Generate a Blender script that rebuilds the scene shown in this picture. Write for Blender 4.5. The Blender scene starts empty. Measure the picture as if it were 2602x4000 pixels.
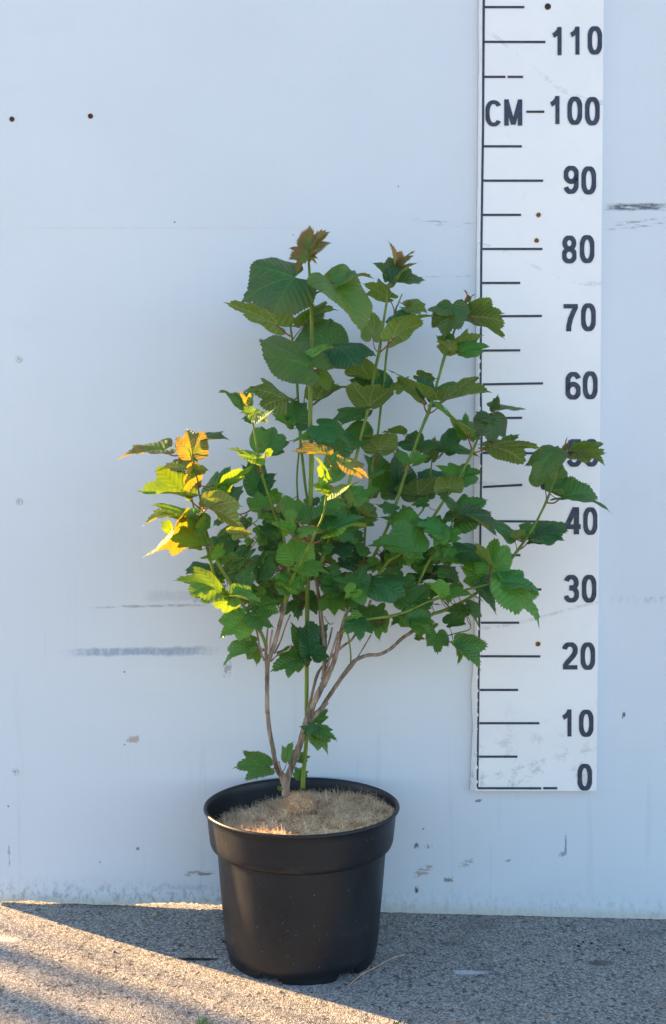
import bpy, math, random
import numpy as np
from mathutils import Vector, Matrix, Quaternion, noise
random.seed(7); rs = np.random.RandomState(11)
R = math.radians
sc = bpy.context.scene
col = sc.collection

# ------------------------------------------------------------------ camera
CAM_D, CAM_Z, PITCH, FPX = 1.62, 0.65, R(1.9), 4300.0
cam = bpy.data.cameras.new('camera')
cam.sensor_fit = 'VERTICAL'; cam.sensor_height = 36; cam.sensor_width = 24
cam.lens = FPX/4000*36
cam.clip_start = .05; cam.clip_end = 300
cam.dof.use_dof = False
camo = bpy.data.objects.new('camera', cam); col.objects.link(camo)
camo.location = (0, -CAM_D, CAM_Z); camo.rotation_euler = (R(90)-PITCH, 0, 0)
sc.camera = camo

# ------------------------------------------------------------------ light
SUN_EL, SUN_OFF = R(18), R(29.4)          # elevation; angle between the sun's path and the wall
w = bpy.data.worlds.new('World'); sc.world = w; w.use_nodes = True
nt = w.node_tree; bg = nt.nodes['Background']
sky = nt.nodes.new('ShaderNodeTexSky'); sky.sky_type = 'NISHITA'
sky.sun_disc = False; sky.sun_elevation = SUN_EL
sky.sun_rotation = math.atan2(-math.cos(SUN_OFF), math.sin(SUN_OFF))
sky.air_density = 1.0; sky.dust_density = .6; sky.ozone_density = 1.7
nt.links.new(sky.outputs[0], bg.inputs[0]); bg.inputs[1].default_value = .075
sl = bpy.data.lights.new('sun', 'SUN'); sl.energy = 5.0; sl.angle = R(.5); sl.color = (1, .63, .29)
so = bpy.data.objects.new('sun', sl); col.objects.link(so)
trav = Vector((math.cos(SUN_OFF)*math.cos(SUN_EL), -math.sin(SUN_OFF)*math.cos(SUN_EL), -math.sin(SUN_EL)))
so.rotation_euler = trav.to_track_quat('-Z', 'Y').to_euler(); so.location = (-3, 2, 3)
sc.view_settings.view_transform = 'Standard'; sc.view_settings.look = 'None'
sc.view_settings.exposure = 2.52; sc.view_settings.gamma = 1; sc.view_settings.use_curve_mapping = False
sc.render.engine = 'CYCLES'

# ------------------------------------------------------------------ helpers
def at(dx, dy, Y):
    """point seen at (dx,dy) of the 1548x2380 view, standing Y metres in front of the wall"""
    a = (dx*1.68088-1301)/FPX; b = (dy*1.68088-2000)/FPX
    d = Vector((a, math.cos(PITCH)-b*math.sin(PITCH), -math.sin(PITCH)-b*math.cos(PITCH)))
    t = (CAM_D-Y)/d.y
    return Vector((0, -CAM_D, CAM_Z))+d*t
def light_edge(X):                       # how far from the wall the sunlight starts at X
    return (X+.503)*math.tan(SUN_OFF)
CROP = {'A': (499.7, 505.7, .269), 'B': (832.9, 535.4, .269), 'C': (261.8, 880.5, .269), 'D': (624.7, 981.6, .269),
        'E': (1011.4, 892.4, .269), 'F': (380.7, 1189.8, .269), 'G': (773.4, 1249.3, .269), 'H': (446.2, 1606.3, .3267),
        'Z': (0, 0, 1), 'R': (1070.9, 0, .3082), 'S': (1070.9, 594.9, .3082), 'T': (1070.9, 1249.3, .3082)}
def px(c, x, y):
    o = CROP[c]; return (o[0]+o[2]*x, o[1]+o[2]*y)
def P(c, x, y, Y):
    return at(*px(c, x, y), Y)
def mesh_obj(name, verts, faces, mats, parent=None, smooth=True, midx=None, link=True):
    me = bpy.data.meshes.new(name); me.from_pydata([tuple(v) for v in verts], [], faces)
    for m in (mats if isinstance(mats, (list, tuple)) else [mats]): me.materials.append(m)
    if midx is not None: me.polygons.foreach_set('material_index', midx)
    me.polygons.foreach_set('use_smooth', [smooth]*len(me.polygons)); me.update()
    o = bpy.data.objects.new(name, me)
    if link: col.objects.link(o)
    if parent: o.parent = parent; o.matrix_parent_inverse = Matrix.Translation(-Vector(parent.location)) if parent.type == 'EMPTY' else Matrix()
    return o
def tag(o, label=None, cat=None, group=None, kind=None):
    if label: o['label'] = label
    if cat: o['category'] = cat
    if group: o['group'] = group
    if kind: o['kind'] = kind
    return o
def thing(name, loc, label, cat, group=None):
    o = bpy.data.objects.new(name, None); o.location = loc; o.empty_display_size = .05; col.objects.link(o)
    return tag(o, label, cat, group)
def smooth_path(pts, rad, step=6):
    """Catmull-Rom through the points, radii follow"""
    n = len(pts); out = []; ro = []
    for i in range(n-1):
        p0 = pts[max(i-1, 0)]; p1 = pts[i]; p2 = pts[i+1]; p3 = pts[min(i+2, n-1)]
        for k in range(step):
            t = k/step
            out.append(.5*((2*p1)+(p2-p0)*t+(2*p0-5*p1+4*p2-p3)*t*t+(3*p1-p0-3*p2+p3)*t**3))
            ro.append(rad[i]*(1-t)+rad[i+1]*t)
    out.append(pts[-1]); ro.append(rad[-1])
    return out, ro
def tube(pts, rad, sides=8, cap=True):
    V = []; F = []
    up = Vector((0.3, -1, .1)).normalized()
    for i, p in enumerate(pts):
        d = (pts[min(i+1, len(pts)-1)]-pts[max(i-1, 0)])
        d = d.normalized() if d.length > 1e-9 else Vector((0, 0, 1))
        a = up-d*up.dot(d)
        a = a.normalized() if a.length > 1e-5 else d.orthogonal().normalized()
        up = a; b = d.cross(a)
        for k in range(sides):
            t = 2*math.pi*k/sides
            V.append(p+(a*math.cos(t)+b*math.sin(t))*rad[i])
    for i in range(len(pts)-1):
        for k in range(sides):
            k2 = (k+1) % sides
            F.append((i*sides+k, i*sides+k2, (i+1)*sides+k2, (i+1)*sides+k))
    if cap:
        F.append(tuple(range(sides-1, -1, -1))); F.append(tuple((len(pts)-1)*sides+k for k in range(sides)))
    return V, F
def box(V, F, x0, x1, y0, y1, z0, z1):
    b = len(V)
    V += [(x, y, z) for x in (x0, x1) for y in (y0, y1) for z in (z0, z1)]
    F += [tuple(b+i for i in f) for f in ((0, 1, 3, 2), (4, 6, 7, 5), (0, 4, 5, 1), (2, 3, 7, 6), (0, 2, 6, 4), (1, 5, 7, 3))]

# ------------------------------------------------------------------ material kit
class NB:
    def __init__(s, name):
        s.m = bpy.data.materials.new(name); s.m.use_nodes = True; s.t = s.m.node_tree
        s.p = s.t.nodes['Principled BSDF']; s.out = s.t.nodes['Material Output']
    def n(s, typ, **k):
        nd = s.t.nodes.new('ShaderNode'+typ)
        for a, v in k.items(): setattr(nd, a, v)
        return nd
    def l(s, a, b): s.t.links.new(a, b)
    def val(s, sock, v):
        if hasattr(v, 'is_output'): s.l(v, sock)
        else: sock.default_value = v
    def math(s, op, a, b=0.0, c=0.0, clamp=False):
        nd = s.n('Math', operation=op); nd.use_clamp = clamp
        s.val(nd.inputs[0], a); s.val(nd.inputs[1], b)
        if op in ('MULTIPLY_ADD', 'SMOOTH_MIN'): s.val(nd.inputs[2], c)
        return nd.outputs[0]
    def mix(s, f, a, b, mode='MIX'):
        nd = s.n('Mix', data_type='RGBA', blend_type=mode); s.val(nd.inputs[0], f)
        for i, v in ((6, a), (7, b)):
            if hasattr(v, 'is_output'): s.l(v, nd.inputs[i])
            else: nd.inputs[i].default_value = (*v, 1)
        return nd.outputs[2]
    def ramp(s, v, lo, hi, a=0.0, b=1.0):
        nd = s.n('MapRange', interpolation_type='SMOOTHSTEP'); s.val(nd.inputs[0], v)
        nd.inputs[1].default_value = lo; nd.inputs[2].default_value = hi
        nd.inputs[3].default_value = a; nd.inputs[4].default_value = b
        return nd.outputs[0]
    def co(s, scale=(1, 1, 1), kind='Object'):
        tc = s.n('TexCoord'); mp = s.n('Mapping'); s.l(tc.outputs[kind], mp.inputs[0]); mp.inputs['Scale'].default_value = scale
        return mp.outputs[0]
    def noise(s, scale, detail=4, rough=.55, co=None):
        nd = s.n('TexNoise'); nd.inputs['Scale'].default_value = scale; nd.inputs['Detail'].default_value = detail
        nd.inputs['Roughness'].default_value = rough
        if co is not None: s.l(co, nd.inputs['Vector'])
        return nd.outputs[0]
    def vor(s, scale, co=None, feature='F1'):
        nd = s.n('TexVoronoi', feature=feature); nd.inputs['Scale'].default_value = scale
        if co is not None: s.l(co, nd.inputs['Vector'])
        return nd
    def bump(s, h, strength=.3, dist=.001, prev=None):
        nd = s.n('Bump'); nd.inputs['Strength'].default_value = strength; nd.inputs['Distance'].default_value = dist
        s.l(h, nd.inputs['Height'])
        if prev is not None: s.l(prev, nd.inputs['Normal'])
        return nd.outputs[0]
    def fin(s, colr=None, rough=None, normal=None, spec=None):
        if colr is not None: s.val(s.p.inputs['Base Color'], colr if hasattr(colr, 'is_output') else (*colr, 1))
        if rough is not None: s.val(s.p.inputs['Roughness'], rough)
        if normal is not None: s.l(normal, s.p.inputs['Normal'])
        if spec is not None: s.p.inputs['Specular IOR Level'].default_value = spec
        return s.m

def sep_xyz(b):
    tc = b.n('TexCoord'); sp = b.n('SeparateXYZ'); b.l(tc.outputs['Object'], sp.inputs[0]); return sp.outputs

# ---- painted wall panel: scuffs, rubs, chips and grime sit where the photo has them
def wall_material():
    b = NB('white_painted_panel'); X, Y_, Z_ = sep_xyz(b)
    c = b.co()
    big = b.noise(1.6, 3, .5, c); mid = b.noise(14, 5, .6, c)
    streak = b.noise(30, 4, .6, b.co((3, 1, .25)))
    base = b.mix(b.ramp(big, .3, .7), (.640, .700, .775), (.695, .755, .825))
    base = b.mix(b.math('MULTIPLY', b.ramp(streak, .35, .75), .10), base, (.62, .65, .68))
    base = b.mix(b.math('MULTIPLY', b.ramp(mid, .5, .75), .10), base, (.68, .70, .71))
    wipe = b.noise(5, 6, .7, b.co((1, 1, 2.2))); base = b.mix(b.math('MULTIPLY', b.ramp(wipe, .50, .72), .16), base, (.56, .62, .70))
    drip = b.noise(22, 3, .6, b.co((2.2, 1, .12))); base = b.mix(b.math('MULTIPLY', b.math('MULTIPLY', b.ramp(drip, .60, .70), b.ramp(Z_, .9, .0, 0, 1)), .22), base, (.50, .53, .57))
    fineh = b.noise(240, 3, .6, b.co((1, 1, .5)))
    grit = b.noise(150, 5, .7, b.co((1, 1, .35)))
    gritx = b.noise(170, 4, .7, b.co((.25, 1, 1.6)))
    edge = b.noise(38, 4, .7, c); edge2 = b.noise(150, 5, .7, c)
    def mark(prev, x0, x1, y0, y1, colr, amount=1.0, lo=.42, hi=.6, tex=None, soft=4, tilt=0.0):
        """a scuff inside the box x0..x1, y0..y1 of the view, broken up by noise"""
        p0 = at(x0, y1, 0); p1 = at(x1, y0, 0)
        zc, hz = (p0.z+p1.z)/2, (p1.z-p0.z)/2; xc, hx = (p0.x+p1.x)/2, (p1.x-p0.x)/2
        nsz = edge if hx > .02 else edge2
        jit = b.math('MULTIPLY', b.math('SUBTRACT', nsz, .5), hz*(1.6 if hx > .02 else 4.0))
        jx = b.math('MULTIPLY', b.math('SUBTRACT', edge2, .5), hx*(.7 if hx > .02 else 3.0))
        zz = b.math('SUBTRACT', b.math('ADD', Z_, jit), zc)
        if tilt: zz = b.math('SUBTRACT', zz, b.math('MULTIPLY', b.math('SUBTRACT', X, xc), tilt))
        mz = b.ramp(b.math('ABSOLUTE', zz), hz*.45, hz*1.25, 1, 0)
        mx = b.ramp(b.math('ABSOLUTE', b.math('SUBTRACT', b.math('ADD', X, jx), xc)), hx*.55, hx*1.05, 1, 0)
        mk = b.math('MULTIPLY', b.math('MULTIPLY', mz, mx), b.ramp(tex if tex is not None else grit, lo, hi))
        return b.mix(b.math('MULTIPLY', mk, amount), prev, colr), mk
    marks = [  # x0,x1,y0,y1,colour,amount,lo,hi,tex,tilt
        (148, 512, 1504, 1525, (.26, .36, .50), .85, .12, .60, grit, .015),
        (205, 500, 1405, 1412, (.30, .33, .38), .8, .40, .6, gritx, .02),
        (325, 520, 1372, 1398, (.50, .56, .63), .55, .34, .50, grit, 0),
        (440, 502, 1374, 1400, (.38, .43, .50), .8, .44, .52, grit, 0),
        (296, 325, 1711, 1726, (.42, .38, .35), .9, .30, .4, grit, 0),
        (517, 538, 1540, 1572, (.33, .38, .44), .9, .40, .5, grit, 0),
        (1402, 1560, 472, 490, (.09, .11, .14), .95, .32, .56, gritx, 0),
        (1402, 1560, 510, 530, (.22, .25, .29), .8, .47, .62, gritx, .10),
        (945, 1112, 512, 528, (.25, .28, .32), .7, .52, .66, gritx, -.08),
        (960, 1112, 638, 645, (.35, .38, .42), .6, .50, .60, gritx, 0),
        (1400, 1560, 1386, 1402, (.40, .46, .53), .7, .46, .66, grit, 0),
        (425, 505, 2024, 2036, (.25, .20, .18), .85, .46, .54, gritx, 0),
        (355, 505, 2055, 2068, (.38, .45, .52), .6, .42, .6, grit, 0),
        (963, 1006, 2016, 2034, (.34, .28, .25), .8, .42, .52, gritx, .35),
        (1064, 1104, 1998, 2012, (.34, .27, .24), .8, .46, .55, gritx, .25),
        (1028, 1056, 2039, 2050, (.26, .20, .18), .9, .40, .5, grit, 0),
        (962, 974, 1958, 1972, (.10, .10, .11), .9, .44, .5, grit, 0),
        (982, 1004, 1962, 1972, (.16, .16, .18), .8, .48, .54, grit, 0),
        (963, 973, 2060, 2076, (.07, .07, .08), .95, .42, .48, grit, 0),
        (1312, 1318, 1942, 1982, (.20, .23, .30), .8, .30, .45, grit, 0),
        (1300, 1318, 1978, 1990, (.22, .24, .30), .8, .40, .5, grit, .3),
        (1104, 1122, 1858, 1866, (.12, .12, .13), .8, .46, .5, grit, 0),
        (18, 24, 1960, 2015, (.14, .15, .20), .7, .44, .56, grit, 0),
        (316, 326, 1966, 1976, (.10, .10, .12), .9, .40, .5, grit, 0),
        (0, 780, 527, 533, (.66, .64, .68), .6, .30, .6, gritx, 0),
        (1446, 1454, 1655, 1668, (.07, .08, .07), .9, .36, .44, grit, 0),
        (1174, 1186, 1998, 2003, (.3, .3, .33), .8, .36, .44, grit, 0),
    ]
    allm = None
    for (x0, x1, y0, y1, cl, am, lo, hi, tex, tl) in marks:
        base, mk = mark(base, x0, x1, y0, y1, cl, am, lo, hi, tex, 4, tl)
        allm = mk if allm is None else b.math('MAXIMUM', allm, mk)
    # fine fly specks all over, denser low down
    v = b.vor(52, c); rnd = b.n('SeparateColor'); b.l(v.outputs['Color'], rnd.inputs[0])
    low = b.ramp(Z_, .0, .55, 1, 0)
    keep = b.math('GREATER_THAN', rnd.outputs[0], b.math('SUBTRACT', .95, b.math('MULTIPLY', low, .16)))
    dot = b.math('MULTIPLY', b.math('LESS_THAN', v.outputs['Distance'], b.math('MULTIPLY', rnd.outputs[1], .085)), keep)
    base = b.mix(b.math('MULTIPLY', dot, .75), base, (.16, .17, .20))
    # grime and rot along the foot
    grime = b.noise(110, 6, .8, b.co((1, 1, .6)))
    foot = b.math('SUBTRACT', Z_, b.math('MULTIPLY', X, -.0255))
    g1 = b.math('MULTIPLY', b.ramp(foot, .004, .05, 1, 0), b.ramp(grime, .47, .62))
    leftness = b.ramp(X, -.1, .15, 1, .45)
    base = b.mix(b.math('MULTIPLY', b.math('MULTIPLY', g1, leftness), .62), base, (.10, .11, .12))
    base = b.mix(b.math('MULTIPLY', b.ramp(foot, .004, .022, 1, 0), .55), base, (.55, .52, .42))
    h = b.math('ADD', b.math('MULTIPLY', fineh, .5), b.math('MULTIPLY', b.noise(60, 3, .5, c), .5))
    nrm = b.bump(h, .22, .0012)
    nrm = b.bump(b.math('MULTIPLY', allm, -1.0), .3, .0006, nrm)
    return b.fin(base, b.ramp(mid, .3, .7, .42, .6), nrm, .4)

def ground_material():
    b = NB('worn_concrete'); X, Y_, Z_ = sep_xyz(b); c = b.co()
    big = b.noise(2.2, 4, .6, c); mid = b.noise(18, 5, .65, c); fine = b.noise(330, 3, .7, c)
    base = b.mix(b.ramp(big, .3, .7), (.31, .285, .25), (.40, .37, .33))
    base = b.mix(b.math('MULTIPLY', b.ramp(mid, .35, .7), .5), base, (.20, .19, .18))
    wn = b.n('TexNoise'); wn.inputs['Scale'].default_value = 120; wn.inputs['Detail'].default_value = 4; b.l(c, wn.inputs['Vector'])
    vm = b.n('VectorMath', operation='MULTIPLY_ADD'); b.l(wn.outputs['Color'], vm.inputs[0]); vm.inputs[1].default_value = (.016, .016, .016); b.l(c, vm.inputs[2])
    def specks(prev, scale, thr, size, colr, amt):
        v = b.vor(scale, vm.outputs[0]); r = b.n('SeparateColor'); b.l(v.outputs['Color'], r.inputs[0])
        m = b.math('MULTIPLY', b.math('GREATER_THAN', r.outputs[0], thr), b.ramp(v.outputs['Distance'], size*.6, size, 1, 0))
        return b.mix(b.math('MULTIPLY', m, amt), prev, colr), m, r.outputs[1]
    v0 = b.vor(430, c); r0 = b.n('SeparateColor'); b.l(v0.outputs['Color'], r0.inputs[0])
    base = b.mix(b.ramp(r0.outputs[0], .0, 1, .0, .78), base, (.07, .066, .068))
    base = b.mix(b.math('MULTIPLY', b.math('GREATER_THAN', r0.outputs[1], .76), .75), base, (.50, .48, .455))
    base, m1, _ = specks(base, 165, .72, .42, (.46, .44, .42), .6)
    base, m2, _ = specks(base, 120, .80, .45, (.06, .058, .06), .85)
    base, m3, _ = specks(base, 85, .90, .32, (.055, .05, .052), .85)
    base, m4, _ = specks(base, 60, .955, .30, (.40, .22, .14), .7)
    base = b.mix(b.math('MULTIPLY', b.ramp(fine, .45, .7), .35), base, (.42, .40, .37))
    stn = b.noise(7, 6, .7, c); base = b.mix(b.math('MULTIPLY', b.ramp(stn, .52, .70), .35), base, (.13, .125, .12))
    # chalky smears
    def blob(prev, dx, dy, rx, ry, colr, amt, lo=.4):
        a = b.math('DIVIDE', b.math('SUBTRACT', X, dx), rx); d = b.math('DIVIDE', b.math('SUBTRACT', Y_, dy), ry)
        rr = b.math('ADD', b.math('MULTIPLY', a, a), b.math('MULTIPLY', d, d))
        rr = b.math('ADD', rr, b.math('MULTIPLY', b.math('SUBTRACT', b.noise(40, 5, .7, c), .5), 2.2))
        return b.mix(b.math('MULTIPLY', b.ramp(rr, .2, 1.1, 1, 0), amt), prev, colr)
    base = blob(base, .180, -.195, .030, .008, (.62, .64, .66), .75)
    base = blob(base, -.470, -.115, .045, .014, (.62, .60, .58), .65)
    base = blob(base, .165, -.105, .018, .010, (.04, .04, .05), .5)
    base = blob(base, .36, -.16, .02, .012, (.05, .05, .055), .6)
    base = blob(base, -.180, -.166, .036, .0065, (.012, .012, .012), 1.0)
    h = b.math('ADD', b.math('MULTIPLY', fine, .45), b.math('MULTIPLY', b.ramp(v0.outputs['Distance'], 0, .7, 1, 0), .4))
    h = b.math('SUBTRACT', h, b.math('MULTIPLY', b.math('MAXIMUM', m2, m3), 1.1))
    h = b.math('ADD', h, b.math('MULTIPLY', m1, .5))
    n = b.bump(h, .75, .0022)
    n = b.bump(b.noise(26, 4, .6, c), .45, .004, n)
    return b.fin(base, .88, n, .25)

def plain(name, colr, rough=.6, ns=60, var=.25, bump=.1, spec=.4, stretch=(1, 1, 1)):
    b = NB(name); c = b.co(stretch); v = b.noise(ns, 5, .6, c)
    d = tuple(x*(1-var) for x in colr); e = tuple(min(1, x*(1+var)) for x in colr)
    return b.fin(b.mix(b.ramp(v, .3, .7), d, e), rough, b.bump(v, bump, .001), spec)

def pot_material():
    b = NB('black_pot_plastic'); c = b.co(); v = b.noise(25, 4, .6, c); f = b.noise(420, 2, .6, c)
    base = b.mix(b.ramp(v, .3, .75), (.0030, .0048, .0090), (.006, .0080, .0125))
    base = b.mix(b.math('MULTIPLY', b.ramp(f, .5, .75), .18), base, (.05, .048, .045))
    vv = b.vor(230, b.co((1.3, 1.3, .8))); r = b.n('SeparateColor'); b.l(vv.outputs['Color'], r.inputs[0])
    m = b.math('MULTIPLY', b.math('GREATER_THAN', r.outputs[0], .86), b.math('LESS_THAN', vv.outputs['Distance'], b.math('MULTIPLY', r.outputs[1], .17)))
    base = b.mix(b.math('MULTIPLY', m, .7), base, (.26, .23, .18))
    sw = b.noise(9, 5, .75, b.co((1, 1, 3)))
    base = b.mix(b.math('MULTIPLY', b.ramp(sw, .56, .78), .18), base, (.16, .15, .14))
    return b.fin(base, b.ramp(v, .3, .7, .42, .55), b.bump(b.math('ADD', f, b.math('MULTIPLY', v, .5)), .12, .0006), .5)

def board_material():
    b = NB('white_enamel_board'); X, Y_, Z_ = sep_xyz(b); c = b.co()
    v = b.noise(6, 5, .6, c); s = b.noise(45, 6, .75, c)
    base = b.mix(b.ramp(v, .3, .7), (.83, .835, .86), (.88, .885, .90))
    base = b.mix(b.math('MULTIPLY', b.ramp(s, .60, .74), .18), base, (.50, .51, .53))
    low = b.ramp(Z_, .17, .34, 1, 0)
    base = b.mix(b.math('MULTIPLY', b.math('MULTIPLY', b.ramp(s, .52, .66), low), .45), base, (.30, .30, .31))
    w1 = b.n('TexWave', wave_type='RINGS'); w1.inputs['Scale'].default_value = 1.1; w1.inputs['Distortion'].default_value = 14
    w1.inputs['Detail'].default_value = 2; w1.inputs['Detail Scale'].default_value = .8; b.l(c, w1.inputs[0])
    scr = b.math('MULTIPLY', b.math('GREATER_THAN', w1.outputs['Fac'], .9988), b.ramp(s, .45, .6))
    base = b.mix(b.math('MULTIPLY', scr, .35), base, (.40, .41, .45))
    vv = b.vor(60, c); r = b.n('SeparateColor'); b.l(vv.outputs['Color'], r.inputs[0])
    m = b.math('MULTIPLY', b.math('GREATER_THAN', r.outputs[0], .965), b.math('LESS_THAN', vv.outputs['Distance'], b.math('MULTIPLY', r.outputs[1], .07)))
    base = b.mix(m, base, (.2, .2, .22))
    return b.fin(base, b.ramp(v, .3, .7, .34, .5), b.bump(b.noise(9, 3, .5, c), .2, .003), .45)

def leaf_material():
    """one leaf material; per-leaf values ride in the colour attribute: r redness, g lightness, b random"""
    b = NB('leaf_tissue')
    at_ = b.n('Attribute'); at_.attribute_name = 'lf'; sp = b.n('SeparateColor'); b.l(at_.outputs['Color'], sp.inputs[0])
    red, light, rnd = sp.outputs[0], sp.outputs[1], sp.outputs[2]
    uv = b.n('UVMap'); uv.uv_map = 'vein'; su = b.n('SeparateXYZ'); b.l(uv.outputs[0], su.inputs[0]); s, t = su.outputs[0], su.outputs[1]
    sa = b.math('ABSOLUTE', s)
    uv2 = b.n('UVMap'); uv2.uv_map = 'edge'; se = b.n('SeparateXYZ'); b.l(uv2.outputs[0], se.inputs[0]); rim, ang = se.outputs[0], se.outputs[1]
    main = b.ramp(sa, .004, .022, 1, 0)
    ph = b.math('SUBTRACT', b.math('MULTIPLY', b.math('SUBTRACT', t, b.math('MULTIPLY', sa, .85)), 8.0), .2)
    fr = b.math('ABSOLUTE', b.math('SUBTRACT', b.math('FRACT', ph), .5))       # .5 on a side vein
    side = b.ramp(fr, .40, .49, 0, 1)
    vein = b.math('MAXIMUM', main, b.math('MULTIPLY', side, .75))
    c = b.co(); nz = b.noise(70, 4, .6, c); nf = b.noise(420, 3, .6, c)
    net = b.vor(420, c, 'DISTANCE_TO_EDGE'); netv = b.ramp(net.outputs['Distance'], .0, .12, 1, 0)
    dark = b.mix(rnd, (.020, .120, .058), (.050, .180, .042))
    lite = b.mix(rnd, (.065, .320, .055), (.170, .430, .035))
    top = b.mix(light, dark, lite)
    top = b.mix(b.math('MULTIPLY', b.ramp(nz, .4, .75), .35), top, (.045, .15, .05))
    # redness gathers between the veins and at the margin
    rr = b.math('MULTIPLY', red, b.math('SUBTRACT', 1.0, b.math('MULTIPLY', vein, .75)))
    rr = b.math('MULTIPLY', rr, b.ramp(b.math('ADD', rim, b.math('MULTIPLY', b.math('SUBTRACT', nz, .5), .9)), .15, .85, .45, 1.0))
    top = b.mix(rr, top, (.13, .030, .045))
    margin = b.math('MULTIPLY', b.ramp(rim, .93, 1.0), b.math('ADD', .25, b.math('MULTIPLY', red, .6)))
    top = b.mix(margin, top, (.14, .05, .04))
    top = b.mix(b.math('MULTIPLY', b.math('MULTIPLY', vein, b.ramp(nz, .2, .7, .4, 1.0)), .62), top, (.13, .33, .07))
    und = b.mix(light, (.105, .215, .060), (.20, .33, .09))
    und = b.mix(b.math('MULTIPLY', rr, .55), und, (.23, .10, .06))
    und = b.mix(b.math('MULTIPLY', netv, .25), und, (.22, .30, .14))
    und = b.mix(b.math('MULTIPLY', vein, .85), und, (.42, .48, .24))
    # brown spots on a few leaves
    spot = b.math('MULTIPLY', b.ramp(b.noise(45, 3, .5, c), .70, .76), b.math('GREATER_THAN', rnd, .45))
    top = b.mix(b.math('MULTIPLY', spot, .8), top, (.10, .06, .03))
    geo = b.n('NewGeometry')
    base = b.mix(geo.outputs['Backfacing'], top, und)
    h = b.math('ADD', b.math('MULTIPLY', b.ramp(fr, .10, .5, 1, 0), .9), b.math('MULTIPLY', nf, .25))
    h = b.math('SUBTRACT', h, b.math('MULTIPLY', main, .9))
    h = b.math('ADD', h, b.math('MULTIPLY', b.noise(160, 3, .6, c), .5))
    nrm = b.bump(h, .62, .0010)
    b.fin(base, b.mix(geo.outputs['Backfacing'], (.36, .36, .36), (.6, .6, .6)), nrm, .42)
    tr = b.n('BsdfTranslucent')
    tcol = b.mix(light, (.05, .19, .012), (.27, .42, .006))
    tcol = b.mix(rr, tcol, (.80, .20, .02)); tcol = b.mix(b.math('MULTIPLY', vein, .35), tcol, (.15, .22, .02))
    b.l(tcol, tr.inputs[0]); b.l(b.bump(h, .3, .0008), tr.inputs[1])
    mx = b.n('MixShader'); mx.inputs[0].default_value = .38
    b.l(b.p.outputs[0], mx.inputs[1]); b.l(tr.outputs[0], mx.inputs[2]); b.l(mx.outputs[0], b.out.inputs[0])
    return b.m

def fibre_material(name='coir_fibre', lo=(.40, .24, .13), hi=(1.0, .80, .55)):
    b = NB(name); at_ = b.n('Attribute'); at_.attribute_name = 'fb'
    base = b.mix(at_.outputs['Fac'], lo, hi)
    return b.fin(base, .75, None, .25)

M = dict(
    wall=wall_material(), ground=ground_material(), pot=pot_material(), board=board_material(), leaf=leaf_material(),
    bark=plain('grey_bark', (.235, .185, .14), .8, 130, .6, .6, .2, (1, 1, .18)),
    green=plain('green_shoot_bark', (.135, .21, .022), .5, 90, .3, .2, .4, (1, 1, .2)),
    redst=plain('red_leaf_stalk', (.24, .055, .04), .45, 90, .35, .15, .4),
    ink=plain('dark_blue_grey_paint', (.036, .050, .085), .5, 160, .3, .1, .35),
    coir=plain('matted_coir', (.60, .38, .22), .9, 300, .5, .8, .1),
    fibre=fibre_material(), rust=plain('rusty_steel', (.10, .035, .018), .7, 500, .5, .5, .4),
    stain=plain('rust_stain', (.62, .47, .30), .6, 300, .4, .1, .3),
    paintscrew=plain('paint_covered_steel', (.58, .60, .62), .45, 200, .2, .3, .5),
    hole=plain('dark_hole_shade', (.03, .03, .035), .6, 200, .3, .2, .4),  # near-black colour stands in for the shade inside the open holes of the board
    dry=plain('dry_twig_bark', (.36, .26, .20), .85, 200, .3, .4, .2), moss=plain('moss', (.04, .09, .02), .9, 200, .4, .3, .1),
    grass=plain('grass_blade', (.08, .20, .03), .5, 60, .2, .1, .4), soil=plain('dark_debris', (.05, .04, .03), .9, 200, .4, .4, .2),
    stone=plain('pale_pebble', (.34, .29, .24), .8, 300, .3, .4, .3))

# ------------------------------------------------------------------ ground
def gz(x, y):
    k = max(0, min(1, (y+.35)/.35)) if y < 0 else 1
    return -.0255*max(-3, min(3, x))*k*(1 if abs(x) < 3 else 1)
xs = np.concatenate([np.array([-40, -15, -6, -3]), np.linspace(-1.2, 1.2, 97), np.array([3, 6, 15, 40])])
ys = np.concatenate([np.array([-40, -15, -6, -3]), np.linspace(-.9, .3, 61), np.array([1, 3, 8, 20, 60])])
V = [(x, y, gz(x, y)+(noise.noise(Vector((x*9, y*9, 0)))*.0012 if -.8 < y < -.28 or abs(x) > .3 else 0)) for y in ys for x in xs]
nx = len(xs)
F = [(j*nx+i, j*nx+i+1, (j+1)*nx+i+1, (j+1)*nx+i) for j in range(len(ys)-1) for i in range(nx-1)]
tag(mesh_obj('ground', V, F, M['ground']), 'grey worn concrete with pitted aggregate, sunlit in the lower left', None, None, 'structure')

# ------------------------------------------------------------------ wall panel (its left end is just outside the frame)
wallt = thing('wall', (.0, 0, 0), 'large white painted panel wall with scuffs and a rotten grimy foot', 'wall')
WX0, WX1, WT = -.503, 3.4, .010
wx = list(np.arange(WX0, .9, .004))+list(np.linspace(.92, WX1, 60))
def wfoot(x):
    z = -.0255*x+.0008
    z += .0022*max(0, noise.noise(Vector((x*45, 3, 0))))+.0015*max(0, noise.noise(Vector((x*160, 9, 0))))
    if x < -.15:
        z += .0012+.0022*noise.noise(Vector((x*22, 1, 0)))
    k = max(0, 1-abs((x+.215)/.085)**4)
    z += .0052*k*(1+.6*noise.noise(Vector((x*60, 5, 0)))+.5*noise.noise(Vector((x*240, 5, 0))))
    k2 = max(0, 1-abs((x+.455)/.05)**2); z += .0026*k2*(1+.9*noise.noise(Vector((x*70, 2, 0)))+.6*noise.noise(Vector((x*250, 5, 0))))
    return z
V = []; F = []
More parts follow.
